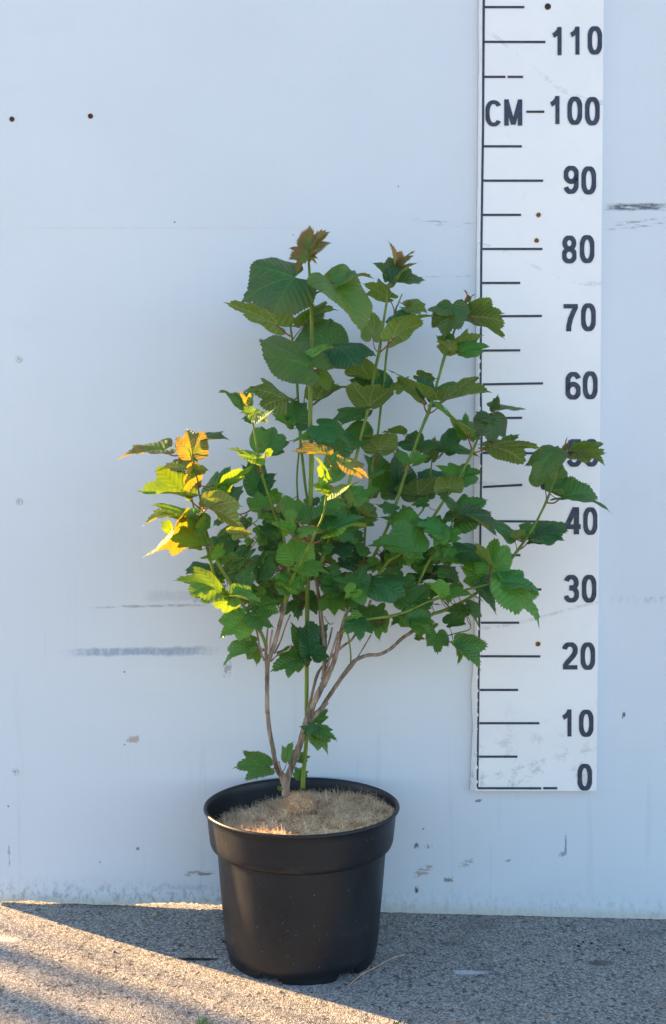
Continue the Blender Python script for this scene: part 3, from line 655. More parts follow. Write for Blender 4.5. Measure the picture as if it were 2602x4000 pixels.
# name, material, [(crop,x,y,Y,r_mm), ...]
STEMS = [
 ('woody_stem', 'bark', [('H', 672, 740, .137, 6.0), ('H', 662, 660, .137, 5.4), ('H', 640, 600, .137, 4.6), ('H', 600, 540, .138, 3.4), ('H', 575, 400, .140, 3.2), ('H', 552, 285, .142, 3.1), ('H', 535, 120, .146, 2.9), ('F', 893, 1720, .150, 2.9), ('F', 893, 1500, .155, 3.0), ('F', 895, 1320, .160, 3.2), ('F', 897, 1290, .161, 3.9), ('F', 925, 1230, .165, 3.0), ('F', 960, 1130, .170, 2.9), ('F', 1000, 980, .180, 2.8), ('F', 1045, 800, .190, 2.9), ('F', 1065, 640, .192, 2.4), ('F', 1080, 450, .190, 2.2), ('D', 158, 1250, .188, 2.0), ('D', 150, 1120, .185, 1.5)]),
 ('woody_stem', 'bark', [('F', 893, 1300, .160, 2.4), ('F', 882, 1220, .164, 2.1), ('F', 882, 1150, .168, 2.4), ('F', 840, 1050, .172, 2.0), ('F', 790, 980, .176, 1.8), ('F', 720, 885, .180, 2.4)]),
 ('twig', 'bark', [('F', 870, 1285, .165, 1.5), ('F', 830, 1180, .168, 1.4), ('F', 808, 1050, .172, 1.3), ('F', 770, 960, .18, 1.0)]),
 ('twig', 'bark', [('F', 888, 1150, .17, 1.3), ('F', 893, 1060, .17, 1.2), ('F', 900, 990, .17, 1.1)]),
 ('twig', 'bark', [('F', 912, 1215, .172, 1.3), ('F', 922, 1120, .172, 1.2), ('F', 936, 1035, .172, 1.3), ('F', 936, 1025, .172, 1.6)]),
 ('twig', 'bark', [('F', 928, 1292, .165, 1.1), ('F', 960, 1255, .172, 1.0), ('F', 1020, 1215, .18, 1.0), ('F', 1080, 1190, .185, 1.0), ('F', 1104, 1142, .186, .9)]),
 ('twig', 'bark', [('F', 955, 1225, .155, 1.2), ('F', 1010, 1110, .15, 1.1), ('F', 1050, 990, .15, 1.0), ('F', 1095, 885, .15, 1.0)]),
 ('woody_stem', 'bark', [('H', 672, 735, .138, 5.0), ('H', 672, 650, .138, 5.0), ('H', 690, 590, .139, 4.6), ('H', 722, 500, .140, 4.4), ('H', 770, 370, .142, 4.6), ('H', 812, 235, .145, 4.9), ('H', 822, 215, .145, 5.6), ('H', 850, 130, .147, 4.5), ('F', 1285, 1680, .150, 4.2), ('F', 1340, 1560, .153, 4.0), ('F', 1388, 1470, .156, 4.7), ('F', 1430, 1390, .158, 3.6), ('F', 1480, 1260, .162, 3.3), ('F', 1512, 1120, .166, 3.0), ('G', 70, 830, .170, 3.6), ('G', 110, 680, .170, 2.4), ('G', 160, 580, .165, 2.2), ('G', 240, 460, .160, 1.8), ('G', 290, 360, .155, 1.4)]),
 ('woody_stem', 'bark', [('F', 1378, 1450, .156, 3.4), ('F', 1385, 1380, .154, 3.0), ('F', 1388, 1240, .150, 2.6), ('F', 1378, 1080, .148, 2.6), ('F', 1362, 950, .146, 3.3), ('F', 1345, 780, .143, 2.5), ('F', 1315, 560, .140, 2.4), ('F', 1300, 320, .136, 1.9), ('F', 1290, 100, .13, 1.5)]),
 ('twig', 'bark', [('H', 812, 170, .14, 2.0), ('F', 1270, 1620, .14, 2.0), ('F', 1318, 1430, .138, 2.2), ('F', 1360, 1350, .135, 1.9), ('F', 1440, 1260, .13, 1.8), ('F', 1548, 1160, .13, 1.7), ('G', 180, 860, .13, 1.6), ('G', 290, 640, .12, 1.6), ('G', 330, 540, .12, 1.9)]),
 ('twig', 'bark', [('F', 1395, 1400, .16, 1.5), ('F', 1440, 1250, .165, 1.4), ('F', 1480, 1120, .168, 1.4), ('F', 1507, 1035, .17, 1.5)]),
 ('twig', 'bark', [('F', 1400, 1200, .152, 1.2), ('F', 1430, 1110, .154, 1.2), ('F', 1455, 998, .156, 1.4)]),
 ('twig', 'bark', [('F', 1385, 900, .15, .7), ('F', 1410, 945, .155, .7), ('F', 1440, 970, .158, .6), ('F', 1463, 958, .16, .6)]),
 ('twig', 'bark', [('H', 640, 590, .15, 1.6), ('H', 625, 540, .155, 1.4), ('H', 615, 500, .158, 1.8)]),
 ('woody_stem', 'bark', [('H', 835, 215, .143, 3.8), ('H', 895, 150, .142, 3.2), ('H', 960, 80, .14, 3.0), ('F', 1370, 1680, .138, 2.9), ('F', 1445, 1565, .135, 2.8), ('F', 1530, 1440, .132, 2.7), ('G', 60, 1230, .13, 2.6), ('G', 150, 1115, .128, 3.6), ('G', 205, 1055, .128, 2.5), ('G', 300, 1017, .13, 2.4), ('G', 400, 1010, .132, 2.4), ('G', 500, 960, .134, 2.3), ('G', 600, 870, .136, 2.3), ('G', 675, 820, .138, 2.5), ('G', 760, 740, .135, 1.6), ('G', 865, 660, .13, 2.2)]),
 ('twig', 'bark', [('G', 180, 1085, .125, 1.0), ('G', 230, 1010, .12, .9), ('G', 330, 840, .11, .9)]),
 ('shoot', 'green', [('G', 155, 1085, .14, 1.2), ('G', 155, 1000, .145, 1.1), ('G', 140, 880, .15, 1.1), ('G', 122, 800, .155, 1.0)]),
 # tall central shoot
 ('shoot', 'green', [('H', 788, 690, .125, 3.4), ('H', 792, 600, .125, 3.1), ('H', 806, 450, .125, 2.9), ('H', 815, 300, .125, 2.9), ('H', 815, 100, .127, 2.8), ('F', 1233, 1700, .13, 2.8), ('F', 1235, 1390, .135, 2.9), ('F', 1238, 1000, .14, 3.0), ('F', 1245, 540, .145, 3.0), ('D', 350, 1000, .148, 3.0), ('D', 362, 620, .15, 3.0), ('D', 368, 325, .152, 3.3), ('D', 358, 20, .155, 2.9), ('A', 825, 1600, .155, 3.1), ('A', 830, 1330, .157, 3.4), ('A', 838, 1000, .16, 2.8), ('A', 830, 680, .162, 2.6), ('A', 818, 500, .164, 1.9), ('A', 803, 290, .165, 1.3), ('A', 800, 250, .165, .7)]),
 # thin shoots behind it on the left
 ('shoot', 'green', [('D', 410, 900, .10, 2.0), ('D', 330, 640, .09, 1.9), ('D', 293, 340, .085, 2.1), ('D', 268, 100, .08, 1.9), ('D', 255, -150, .075, 1.7), ('A', 712, 1480, .075, 1.9), ('A', 700, 1300, .07, 1.7), ('A', 668, 1060, .065, 1.8), ('A', 645, 880, .062, 1.3), ('A', 632, 640, .06, 1.0)]),
 ('shoot', 'green', [('D', 260, 760, .08, 1.4), ('D', 243, 520, .07, 1.3), ('D', 256, 300, .065, 1.3), ('D', 283, 60, .06, 1.1), ('A', 768, 1600, .058, .9), ('A', 785, 1480, .056, .8), ('A', 806, 1400, .055, .7)]),
 # shoot to the two topped crown right of centre
 ('shoot', 'green', [('D', 400, 1330, .15, 2.5), ('D', 460, 1190, .155, 2.4), ('D', 530, 980, .15, 2.2), ('D', 640, 700, .14, 2.1), ('D', 700, 500, .135, 2.1), ('D', 755, 300, .13, 2.2), ('D', 815, 55, .128, 2.1), ('B', 95, 1500, .126, 2.3), ('B', 125, 1320, .125, 2.0), ('B', 150, 1180, .124, 2.1), ('B', 178, 1060, .123, 2.4), ('B', 200, 900, .122, 1.8), ('B', 235, 680, .12, 1.7), ('B', 262, 500, .12, 1.8), ('B', 285, 390, .12, 1.2), ('B', 305, 290, .12, .9), ('B', 325, 235, .12, .5)]),
 ('shoot', 'green', [('G', 305, 180, .11, 2.2), ('D', 825, 1150, .105, 1.9), ('D', 832, 950, .10, 1.7), ('D', 852, 720, .095, 1.8), ('D', 880, 500, .09, 1.8), ('D', 913, 290, .085, 1.7), ('D', 945, 80, .08, 1.6), ('B', 200, 1480, .078, 1.8), ('B', 225, 1260, .076, 1.6), ('B', 245, 1060, .075, 1.6), ('B', 280, 870, .075, 1.2), ('B', 318, 700, .075, 1.4), ('B', 350, 620, .075, 1.0), ('B', 378, 550, .075, .8)]),
 # straight leaning shoot that tops out left of the 70 mark
 ('shoot', 'green', [('D', 860, 1195, .13, 2.4), ('D', 900, 1165, .13, 2.2), ('D', 950, 1070, .13, 2.1), ('D', 1040, 870, .128, 2.1), ('D', 1110, 670, .126, 2.2), ('D', 1180, 440, .124, 2.4), ('D', 1250, 240, .122, 2.2), ('D', 1330, 30, .12, 2.1), ('B', 600, 1585, .118, 2.5), ('B', 640, 1460, .117, 2.0), ('B', 700, 1250, .115, 1.8), ('B', 742, 1100, .113, 2.3), ('B', 800, 950, .112, 1.6), ('B', 850, 810, .111, 1.4), ('B', 900, 700, .11, 1.0), ('B', 940, 610, .11, .7)]),
 ('shoot', 'green', [('D', 1190, 1000, .08, 1.3), ('D', 1290, 810, .075, 1.3), ('D', 1340, 735, .07, 1.5), ('D', 1385, 530, .065, 1.1), ('D', 1412, 320, .06, 1.0)]),
 ('shoot', 'green', [('G', 330, 420, .15, 2.4), ('D', 1020, 1215, .15, 2.3), ('D', 1130, 1140, .148, 2.3), ('D', 1290, 1000, .145, 2.0), ('D', 1400, 850, .142, 1.9), ('E', 60, 1030, .14, 2.0), ('E', 110, 950, .14, 2.1), ('E', 210, 800, .138, 2.0), ('E', 270, 690, .136, 1.8), ('E', 318, 595, .134, 2.1), ('E', 360, 490, .132, 1.5), ('E', 400, 395, .13, 1.3), ('E', 445, 310, .13, .9), ('E', 475, 262, .13, .7)]),
 ('shoot', 'green', [('G', 600, 640, .15, 2.0), ('G', 680, 490, .15, 1.9), ('G', 760, 350, .15, 2.0), ('G', 815, 235, .15, 2.1), ('G', 890, 120, .15, 1.7), ('E', 30, 1430, .15, 1.5), ('E', 100, 1310, .15, 1.2), ('E', 140, 1220, .15, 1.1), ('E', 165, 1150, .15, .9)]),
 # arching shoot across to the board
 ('shoot', 'green', [('G', 75, 825, .17, 2.2), ('G', 110, 795, .18, 2.1), ('G', 160, 760, .185, 1.9), ('G', 290, 710, .19, 1.8), ('G', 420, 690, .195, 1.9), ('G', 510, 677, .198, 2.3), ('G', 650, 635, .20, 1.7), ('G', 800, 565, .20, 1.7), ('G', 960, 508, .20, 1.9), ('G', 1100, 462, .20, 1.5), ('G', 1240, 430, .20, 1.4), ('G', 1350, 400, .20, 1.3)]),
 ('shoot', 'green', [('G', 860, 660, .13, 2.4), ('G', 960, 630, .13, 2.2), ('G', 1090, 570, .13, 2.1), ('G', 1190, 515, .13, 1.9), ('G', 1320, 420, .13, 1.9), ('G', 1430, 320, .13, 1.9), ('E', 620, 1560, .13, 1.8), ('E', 700, 1455, .13, 2.1), ('E', 790, 1330, .13, 1.7), ('E', 860, 1220, .13, 1.6), ('E', 920, 1100, .13, 1.6), ('E', 962, 1010, .13, 1.9), ('E', 1010, 890, .13, 1.3), ('E', 1060, 740, .13, 1.2), ('E', 1095, 650, .13, 1.0), ('E', 1120, 590, .13, .7)]),
 ('shoot', 'green', [('G', 875, 870, .11, 1.0), ('G', 980, 850, .11, .9), ('G', 1090, 820, .11, .8), ('G', 1180, 795, .11, .9), ('G', 1190, 745, .11, .6), ('G', 1170, 690, .11, .6)]),
 # sunlit shoot leaning to the camera in the middle
 ('shoot', 'green', [('F', 1055, 768, .192, 3.0), ('F', 1068, 735, .20, 2.3), ('F', 1090, 625, .215, 1.9), ('F', 1160, 490, .235, 1.7), ('F', 1215, 380, .25, 1.7), ('F', 1270, 265, .262, 2.0), ('F', 1330, 140, .272, 1.5), ('D', 460, 830, .28, 1.4), ('D', 490, 700, .285, 1.5), ('D', 505, 590, .29, 1.6), ('D', 525, 470, .293, 1.2), ('D', 543, 370, .295, 1.1)]),
 # left sunlit shoots
 ('shoot', 'green', [('F', 715, 925, .18, 2.4), ('F', 640, 860, .185, 2.1), ('F', 560, 780, .19, 2.0), ('F', 490, 705, .197, 2.1), ('F', 440, 560, .203, 1.7), ('F', 398, 400, .208, 2.1), ('C', 800, 1400, .210, 1.5), ('C', 765, 1280, .212, 1.4), ('C', 735, 1200, .214, 1.6), ('C', 712, 1165, .215, .7)]),
 ('shoot', 'green', [('F', 880, 1140, .170, 2.3), ('F', 830, 1020, .174, 2.1), ('F', 740, 880, .178, 2.5), ('F', 680, 800, .182, 2.0), ('F', 590, 640, .188, 1.9), ('F', 490, 480, .195, 2.2), ('F', 430, 350, .200, 1.7), ('F', 375, 190, .206, 1.6), ('C', 795, 1260, .21, 1.6), ('C', 775, 1130, .213, 1.9), ('C', 750, 1000, .216, 1.3), ('C', 720, 860, .22, 1.2), ('C', 700, 740, .222, 1.2), ('C', 690, 665, .224, .9)]),
 ('shoot', 'green', [('C', 800, 1420, .16, 1.4), ('C', 730, 1240, .165, 1.2), ('C', 690, 1060, .17, 1.1), ('C', 640, 860, .18, 1.0), ('C', 590, 740, .19, 1.0), ('C', 570, 660, .20, .9), ('C', 545, 590, .20, .7), ('C', 535, 550, .20, .5)]),
 ('shoot', 'green', [('F', 1060, 420, .19, 1.8), ('C', 1470, 1320, .195, 1.7), ('C', 1405, 1190, .20, 1.9), ('C', 1360, 1040, .21, 1.5), ('C', 1330, 960, .215, 1.5), ('C', 1290, 820, .22, 1.9), ('C', 1262, 670, .225, 1.3), ('C', 1235, 520, .23, 1.3), ('C', 1205, 350, .234, 1.4), ('C', 1180, 270, .236, .9), ('C', 1160, 200, .237, .7)]),
 ('shoot', 'green', [('C', 1290, 1320, .19, .9), ('C', 1215, 1250, .19, .9), ('C', 1060, 1150, .19, .8)]),
]
stem_objs = []; samples = []
for (nm, mt, pts) in STEMS:
    P3 = [P(c_, x, y, Yd) for (c_, x, y, Yd, r) in pts]; rr = [r*.001 for (*_, r) in pts]
    sp_, sr = smooth_path(P3, rr, 7)
    jit = .18 if mt == 'bark' else .06
    sr = [r*(1+jit*noise.noise(p*420)) for p, r in zip(sp_, sr)]
    V, F = tube(sp_, sr, 12)
    o = mesh_obj(nm, V, F, M[mt], shrub)
    stem_objs.append(o)
    if nm != 'twig':
        for p in sp_: samples.append((p, len(stem_objs)-1))
SP = np.array([tuple(p) for p, _ in samples]); SI = [i for _, i in samples]

# ------------------------------------------------------------------ leaves
# kind: d dark mature, g green, l light green, u underside seen, y sunlit green, o sunlit young (orange), p purple flushed, r red tip, w sunlit pale underside with sun sheen painted in, s small toothed
LEAVES = '''
A 815 660 690 520 235 700 430 q .18
A 840 650 1010 560 1280 985 360 q .19
A - - 1030 600 1365 505 150 p .186
A - - 820 290 985 130 200 r .17
A - - 805 270 850 95 95 r .165
A - - 800 305 640 262 120 r .17
A - - 812 330 705 495 150 r .178
A - - 812 318 885 402 75 r .172
A - - 795 265 705 192 45 r .16
A 650 1045 540 935 110 735 235 u .06
A 670 1050 770 925 960 735 200 u .07
A - - 800 900 1050 785 110 u .075
A 835 1320 930 1160 1000 842 400 q .11
A 835 1320 1020 1120 1380 1170 140 d .14
A 830 1325 830 1290 375 1035 310 q .19
A - - 850 1185 1060 1108 75 l .20
A - - 550 1290 425 1200 90 d .07
A 850 1310 915 1200 1050 1225 90 p .13
A 860 1320 880 1330 980 1490 185 p .15
A 840 1610 880 1580 1160 1460 175 u .12
A - - 890 1560 1070 1430 110 u .11
A 690 1560 620 1580 265 1480 190 u .07
A - - 250 1620 35 1497 120 g .225
A - - 275 1615 335 1480 110 g .228
A - - 262 1600 175 1505 42 o
A - - 275 1580 305 1515 42 o
A - - 345 1700 210 1690 80 y
A - - 350 1700 540 1640 80 w
A - - 330 1700 470 1780 125 y
A - - 320 1740 225 1740 65 d .2
A - - 690 1790 670 1550 205 d .10
A - - 640 1790 480 1690 110 g .12
A - - 1330 1400 1035 1290 160 u .09
A - - 1440 1500 1150 1390 240 d .08
A 1320 1640 1330 1630 1375 1450 390 u .14
A - - 1310 1670 1000 1769 130 d .10
B - - 305 290 255 85 62 r .12
B - - 335 270 490 185 62 r .12
B 280 420 270 430 120 275 110 p .13
B - - 282 430 510 272 85 p .125
B - - 290 400 240 300 90 p .11
B - - 290 450 578 420 150 p .14
B 320 690 265 580 45 460 115 u .10
B 320 700 410 665 600 715 105 p .08
B - - 430 650 440 595 36 r .08
B 165 1050 125 920 130 710 175 u .13
B 190 1050 300 940 640 730 195 u .14
B - - 300 790 500 700 120 d .10
B 850 810 810 660 740 945 310 p .14
B - - 800 670 590 690 120 p .135
B - - 860 670 945 620 130 p .12
B 850 810 960 745 1265 935 200 u .12
B - - 970 740 1250 715 110 u .118
B - - 940 610 912 510 36 r .11
B - - 950 610 1015 548 36 r .11
B 760 1040 800 1040 1070 912 125 u .11
B - - 890 1050 1140 1000 150 g .13
B 755 1050 800 1045 670 950 140 u .13
B - - 740 950 665 905 60 g .10
B - - 800 960 730 890 90 d .095
B 595 1575 560 1440 265 1190 175 u .12
B - - 580 1430 570 1240 135 d .115
B - - 520 1260 665 1305 85 u .09
B - - 330 1375 440 1260 120 u .09
B 600 1580 720 1470 1150 1390 155 u .12
B - - 740 1400 900 1320 80 d .10
E 310 590 270 440 -15 160 90 u .13
E - - 285 450 265 245 160 g .12
E - - 90 560 230 370 175 d .10
E - - 100 560 370 620 135 d .09
E 475 265 525 215 797 212 72 p .13
E - - 528 212 542 85 95 p .13
E - - 478 285 490 525 265 p .15
E - - 480 290 330 300 90 p .148
E 318 600 460 545 890 555 85 u .14
E - - 620 500 740 435 80 g .12
E - - 1025 595 850 845 270 p .15
E - - 1030 600 1110 560 100 p .145
E 960 1010 945 855 1060 640 260 q .11
E 1110 620 1200 590 1475 690 120 u .14
E - - 1200 590 1490 600 70 u .138
E - - 1195 585 1205 495 60 g .13
E - - 1115 600 1140 455 22 r .13
E 965 1020 1095 980 1505 1088 215 g .14
E - - 1095 980 1015 910 55 u .135
E 715 1450 825 1340 1155 1285 90 d .13
E - - 830 1335 1145 1190 150 d .12
E - - 850 1300 730 1210 95 d .12
E 700 1445 680 1330 850 1300 75 u .14
E - - 670 1290 435 1150 120 d .12
E 475 1700 485 1590 510 1335 330 l .17
E - - 475 1560 345 1365 60 u .175
Z - - 1167 1353 1252 1447 66 l .20
Z - - 1167 1353 1256 1375 40 l .198
G - - 1330 395 1115 245 240 g .15
G - - 1280 400 1412 645 200 g .16
G - - 1330 400 1500 480 170 g .12
E - - 200 810 410 750 170 g .13
E - - 195 805 10 700 170 g .135
E 105 960 115 910 140 780 255 u .16
E 160 1180 180 1170 450 990 260 g .14
E - - 180 1170 490 1095 120 g .135
E 165 1155 270 1130 515 1295 115 p .17
E - - 150 1060 0 945 100 p .17
E - - 20 1700 220 1700 165 d .09
E - - 380 1450 55 1510 190 g .13
E - - 60 1330 245 1260 115 l .17
D 545 375 635 350 888 500 115 o
D - - 500 285 210 245 72 o
D - - 505 490 390 290 115 y
D - - 545 380 600 245 150 g .27
D - - 545 500 705 420 120 g .27
D - - 500 600 355 535 90 y
D - - 550 605 790 505 90 w
D - - 510 580 635 665 85 w
D - - 720 700 660 560 80 u .22
D - - 720 640 910 590 180 g .18
D 375 1035 500 955 850 885 110 l .26
D - - 510 930 820 820 130 g .25
D 355 1035 290 950 480 940 85 l .28
D - - 165 960 10 865 62 y
D - - 170 950 150 820 120 y
D 225 1240 225 1210 225 965 330 l .22
D 230 1320 300 1270 525 1300 125 l .24
D - - 290 1285 165 1260 80 l .24
D - - 225 1430 15 1345 145 l .21
D - - 230 1420 320 1440 120 g .2
D - - 430 150 205 170 105 g .17
D - - 440 30 715 215 235 g .17
D - - 650 80 640 320 400 q .10
D 905 380 950 245 990 95 320 u .11
D - - 870 240 815 110 85 u .10
D 965 660 960 590 960 240 225 d .06
D - - 1120 590 1120 225 265 q .05
D - - 1120 580 1275 420 130 d .05
D - - 1250 200 1270 62 195 d .08
D - - 1290 240 1470 185 105 d .10
D - - 1250 200 1095 180 90 d .10
D - - 1160 105 980 85 60 u .08
D 1175 440 1165 350 1045 250 75 g .14
D 1185 440 1255 355 1385 290 95 g .13
D - - 1410 310 1440 115 145 p .07
D - - 900 450 1065 415 65 g .12
D 1320 730 1290 625 1280 500 440 u .09
D - - 1450 600 1390 390 270 d .05
D - - 1080 760 905 700 95 g .15
D - - 1210 890 945 820 185 g .16
D - - 1210 840 1330 850 85 g .14
D - - 1430 900 1548 850 145 g .12
D - - 1275 1125 862 1050 280 g .20
D - - 1265 1130 1210 1240 150 g .20
D - - 1500 960 1260 890 155 l .19
D - - 1500 950 1420 1075 135 l .19
D - - 1560 1130 1405 1190 150 g .17
D 825 880 825 800 745 680 85 u .16
D - - 825 800 950 830 90 u .16
D - - 260 850 310 685 310 g .20
D - - 370 830 650 795 85 g .23
D - - 470 740 690 720 150 g .19
D - - 205 825 140 745 105 l .24
D - - 100 770 90 690 80 u .23
D - - 760 1430 560 1350 160 g .20
D - - 760 1420 860 1220 210 g .19
D - - 750 1440 925 1500 140 g .20
D - - 750 1440 660 1520 150 l .21
D - - 915 1405 1258 1370 235 g .20
D - - 925 1410 1085 1510 150 g .195
D - - 630 1450 415 1350 180 g .17
D - - 540 1540 565 1660 235 g .17
D - - 1195 1605 1420 1400 290 g .16
D - - 1195 1605 1490 1570 160 g .155
D - - 1512 1500 1350 1385 115 l .22
D - - 800 1730 640 1700 135 g .19
D 1070 1670 890 1725 1000 1555 185 g .15
D - - 1190 1690 1455 1740 190 g .20
D - - 740 1230 550 1240 110 d .14
D - - 620 1060 650 1190 215 d .14
D - - 630 920 745 1030 130 g .17
D - - 560 1100 450 1020 100 d .13
D - - 735 1230 960 1180 140 u .10
D - - 1010 1120 1110 1200 140 d .10
D - - 1280 1100 1400 1110 105 d .11
D - - 1350 1180 1225 1260 100 d .11
D - - 1350 1330 1548 1350 150 d .12
D - - 1190 1450 1150 1575 90 d .10
C 570 670 450 615 65 693 145 o
C 700 740 690 660 640 425 265 o
C - - 740 540 1015 525 90 p .19
C 700 770 690 775 388 785 100 o
C - - 695 790 620 995 155 o
C - - 700 775 835 790 95 w
C - - 640 760 620 668 190 d .15
C - - 570 860 420 765 100 d .15
C 775 1130 640 1020 245 960 145 y
C - - 640 1020 705 990 70 y
C 800 1090 870 985 1010 760 190 g .19
C - - 865 985 1055 880 90 y
C - - 960 890 1210 748 85 y
C 1285 820 1235 705 990 598 95 y
C 1300 810 1330 640 1385 625 70 y
C - - 1240 700 1320 640 70 y
C - - 1330 620 1395 412 290 g .17
C - - 1340 620 1520 550 110 g .165
C - - 1330 500 1225 430 90 d .13
C - - 700 1170 360 1095 65 y
C - - 720 1205 735 1372 200 y
C 735 1200 600 1190 295 1525 240 o
C - - 605 1190 275 1245 110 o
C - - 745 1190 830 1290 110 l .20
C 735 1200 820 1110 1115 1085 85 o
C - - 820 1110 1155 1310 175 w
C - - 885 1450 1115 1400 190 g .20
C - - 1030 1340 1210 1330 60 w
C - - 1060 1395 1190 1390 50 w
C 840 1545 925 1470 760 1550 125 y
C - - 770 1440 490 1380 125 y
C - - 640 1440 480 1425 50 d .17
C - - 750 1480 655 1470 52 y
F - - 490 700 110 570 140 y
F - - 485 695 235 710 115 y
C - - 840 1640 610 1650 95 d .15
C - - 1250 960 1170 680 230 d .12
C - - 1250 970 1410 810 180 d .12
C - - 975 1065 1140 915 175 d .15
C - - 1290 1120 1250 965 220 g .18
C - - 1470 1110 1395 1120 90 u .2
C - - 1420 1210 1250 1200 80 g .19
C - - 1290 1320 1250 1405 150 g .19
C - - 1300 1310 1440 1370 90 g .19
F - - 830 480 1015 500 240 g .17
F - - 830 490 880 645 120 g .165
F - - 650 630 790 455 210 g .19
F - - 740 330 575 465 130 d .16
F - - 640 510 810 410 100 u .16
F - - 600 720 425 800 115 y
F - - 600 730 835 775 115 y
F - - 690 930 500 1075 280 l .19
F - - 770 880 950 1000 210 g .19
F - - 780 850 1030 775 140 g .18
F - - 735 1165 517 1315 180 g .16
F - - 760 1150 800 1325 115 g .15
F - - 770 1120 660 1060 100 g .13
F - - 1100 650 925 560 160 g .21
F - - 1130 640 1235 680 120 g .18
F - - 1150 790 1160 940 115 d .12
F 1215 1370 1215 1200 1105 955 195 d .15
F 1215 1370 1200 1260 933 1365 205 g .155
F - - 1195 1262 1080 1428 130 g .153
F 1250 1370 1265 1235 1250 938 215 d .16
F - - 1265 1225 1435 1255 120 d .165
H 585 570 530 535 308 542 155 s .16
H - - 528 540 455 628 80 s .158
H 640 560 680 490 712 368 90 s .12
H - - 760 480 842 465 85 s .10
H - - 770 610 730 540 95 s .10
H - - 780 600 828 570 60 s .10
H 850 260 880 290 765 250 110 s .17
H - - 880 288 965 440 155 s .17
H - - 890 285 1032 350 110 s .168
H - - 890 222 960 128 100 s .13
H - - 620 700 640 675 30 s .15
G 990 885 900 830 905 992 185 s .13
G 990 885 1065 920 1262 1122 155 s .14
G - - 1070 920 1085 1085 90 s .138
G 1180 790 1150 610 985 640 115 s .14
G - - 1150 600 1260 785 115 s .14
G - - 1000 745 1145 680 115 d .10
G - - 635 700 495 765 115 g .18
G - - 640 690 840 830 190 g .205
G - - 420 700 400 882 175 g .15
G 125 800 210 715 235 868 245 g .195
G - - 800 300 1108 380 125 d .11
G - - 1330 250 1145 200 135 d .09
G - - 1000 510 1292 540 120 l .21
G - - 1000 512 1000 582 60 l .215
G - - 1245 150 935 100 195 g .13
G - - 1050 170 855 190 90 g .14
G - - 640 460 600 590 95 d .09
G - - 200 600 325 690 120 d .10
G - - 860 750 740 870 110 s .10
C - - 800 1230 690 1330 110 y
C - - 960 960 880 900 90 y
F - - 560 720 480 780 90 y
C - - 860 1500 960 1420 90 y
D - - 205 825 110 760 100 y
C - - 500 1300 420 1230 80 y
G - - 720 860 790 880 60 s .10
F - - 860 120 1000 220 150 g .18
F - - 880 240 780 230 110 g .17
F - - 560 60 420 130 90 d .14
F - - 700 60 500 200 120 d .14
F - - 1230 700 1130 880 120 d .10
F - - 1260 740 1320 880 120 d .10
F - - 1500 590 1350 640 110 d .13
F - - 900 640 1000 740 150 d .12
F - - 1040 860 1110 780 90 d .12
G - - 60 480 -20 420 120 d .12
G - - 180 560 120 640 120 d .11
G - - 470 160 610 200 100 d .09
'''
PAR = {  # kind: redness, lightness (colour raised where sunlit), top side seen, lobing, toothing, fold, default Y
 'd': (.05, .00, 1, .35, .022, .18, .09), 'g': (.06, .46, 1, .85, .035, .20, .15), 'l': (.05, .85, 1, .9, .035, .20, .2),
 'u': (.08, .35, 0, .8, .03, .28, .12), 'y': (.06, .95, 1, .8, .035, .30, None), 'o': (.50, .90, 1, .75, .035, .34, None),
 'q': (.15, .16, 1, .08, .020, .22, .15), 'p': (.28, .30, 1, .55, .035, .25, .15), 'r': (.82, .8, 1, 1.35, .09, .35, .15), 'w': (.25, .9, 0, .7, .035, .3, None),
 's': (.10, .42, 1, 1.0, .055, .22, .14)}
TH = np.radians(np.arange(-150, 150.1, 2.5)); NR = len(TH)
RINGS = np.array([.0, .12, .26, .42, .58, .73, .86, .95, 1.0]); NK = len(RINGS)
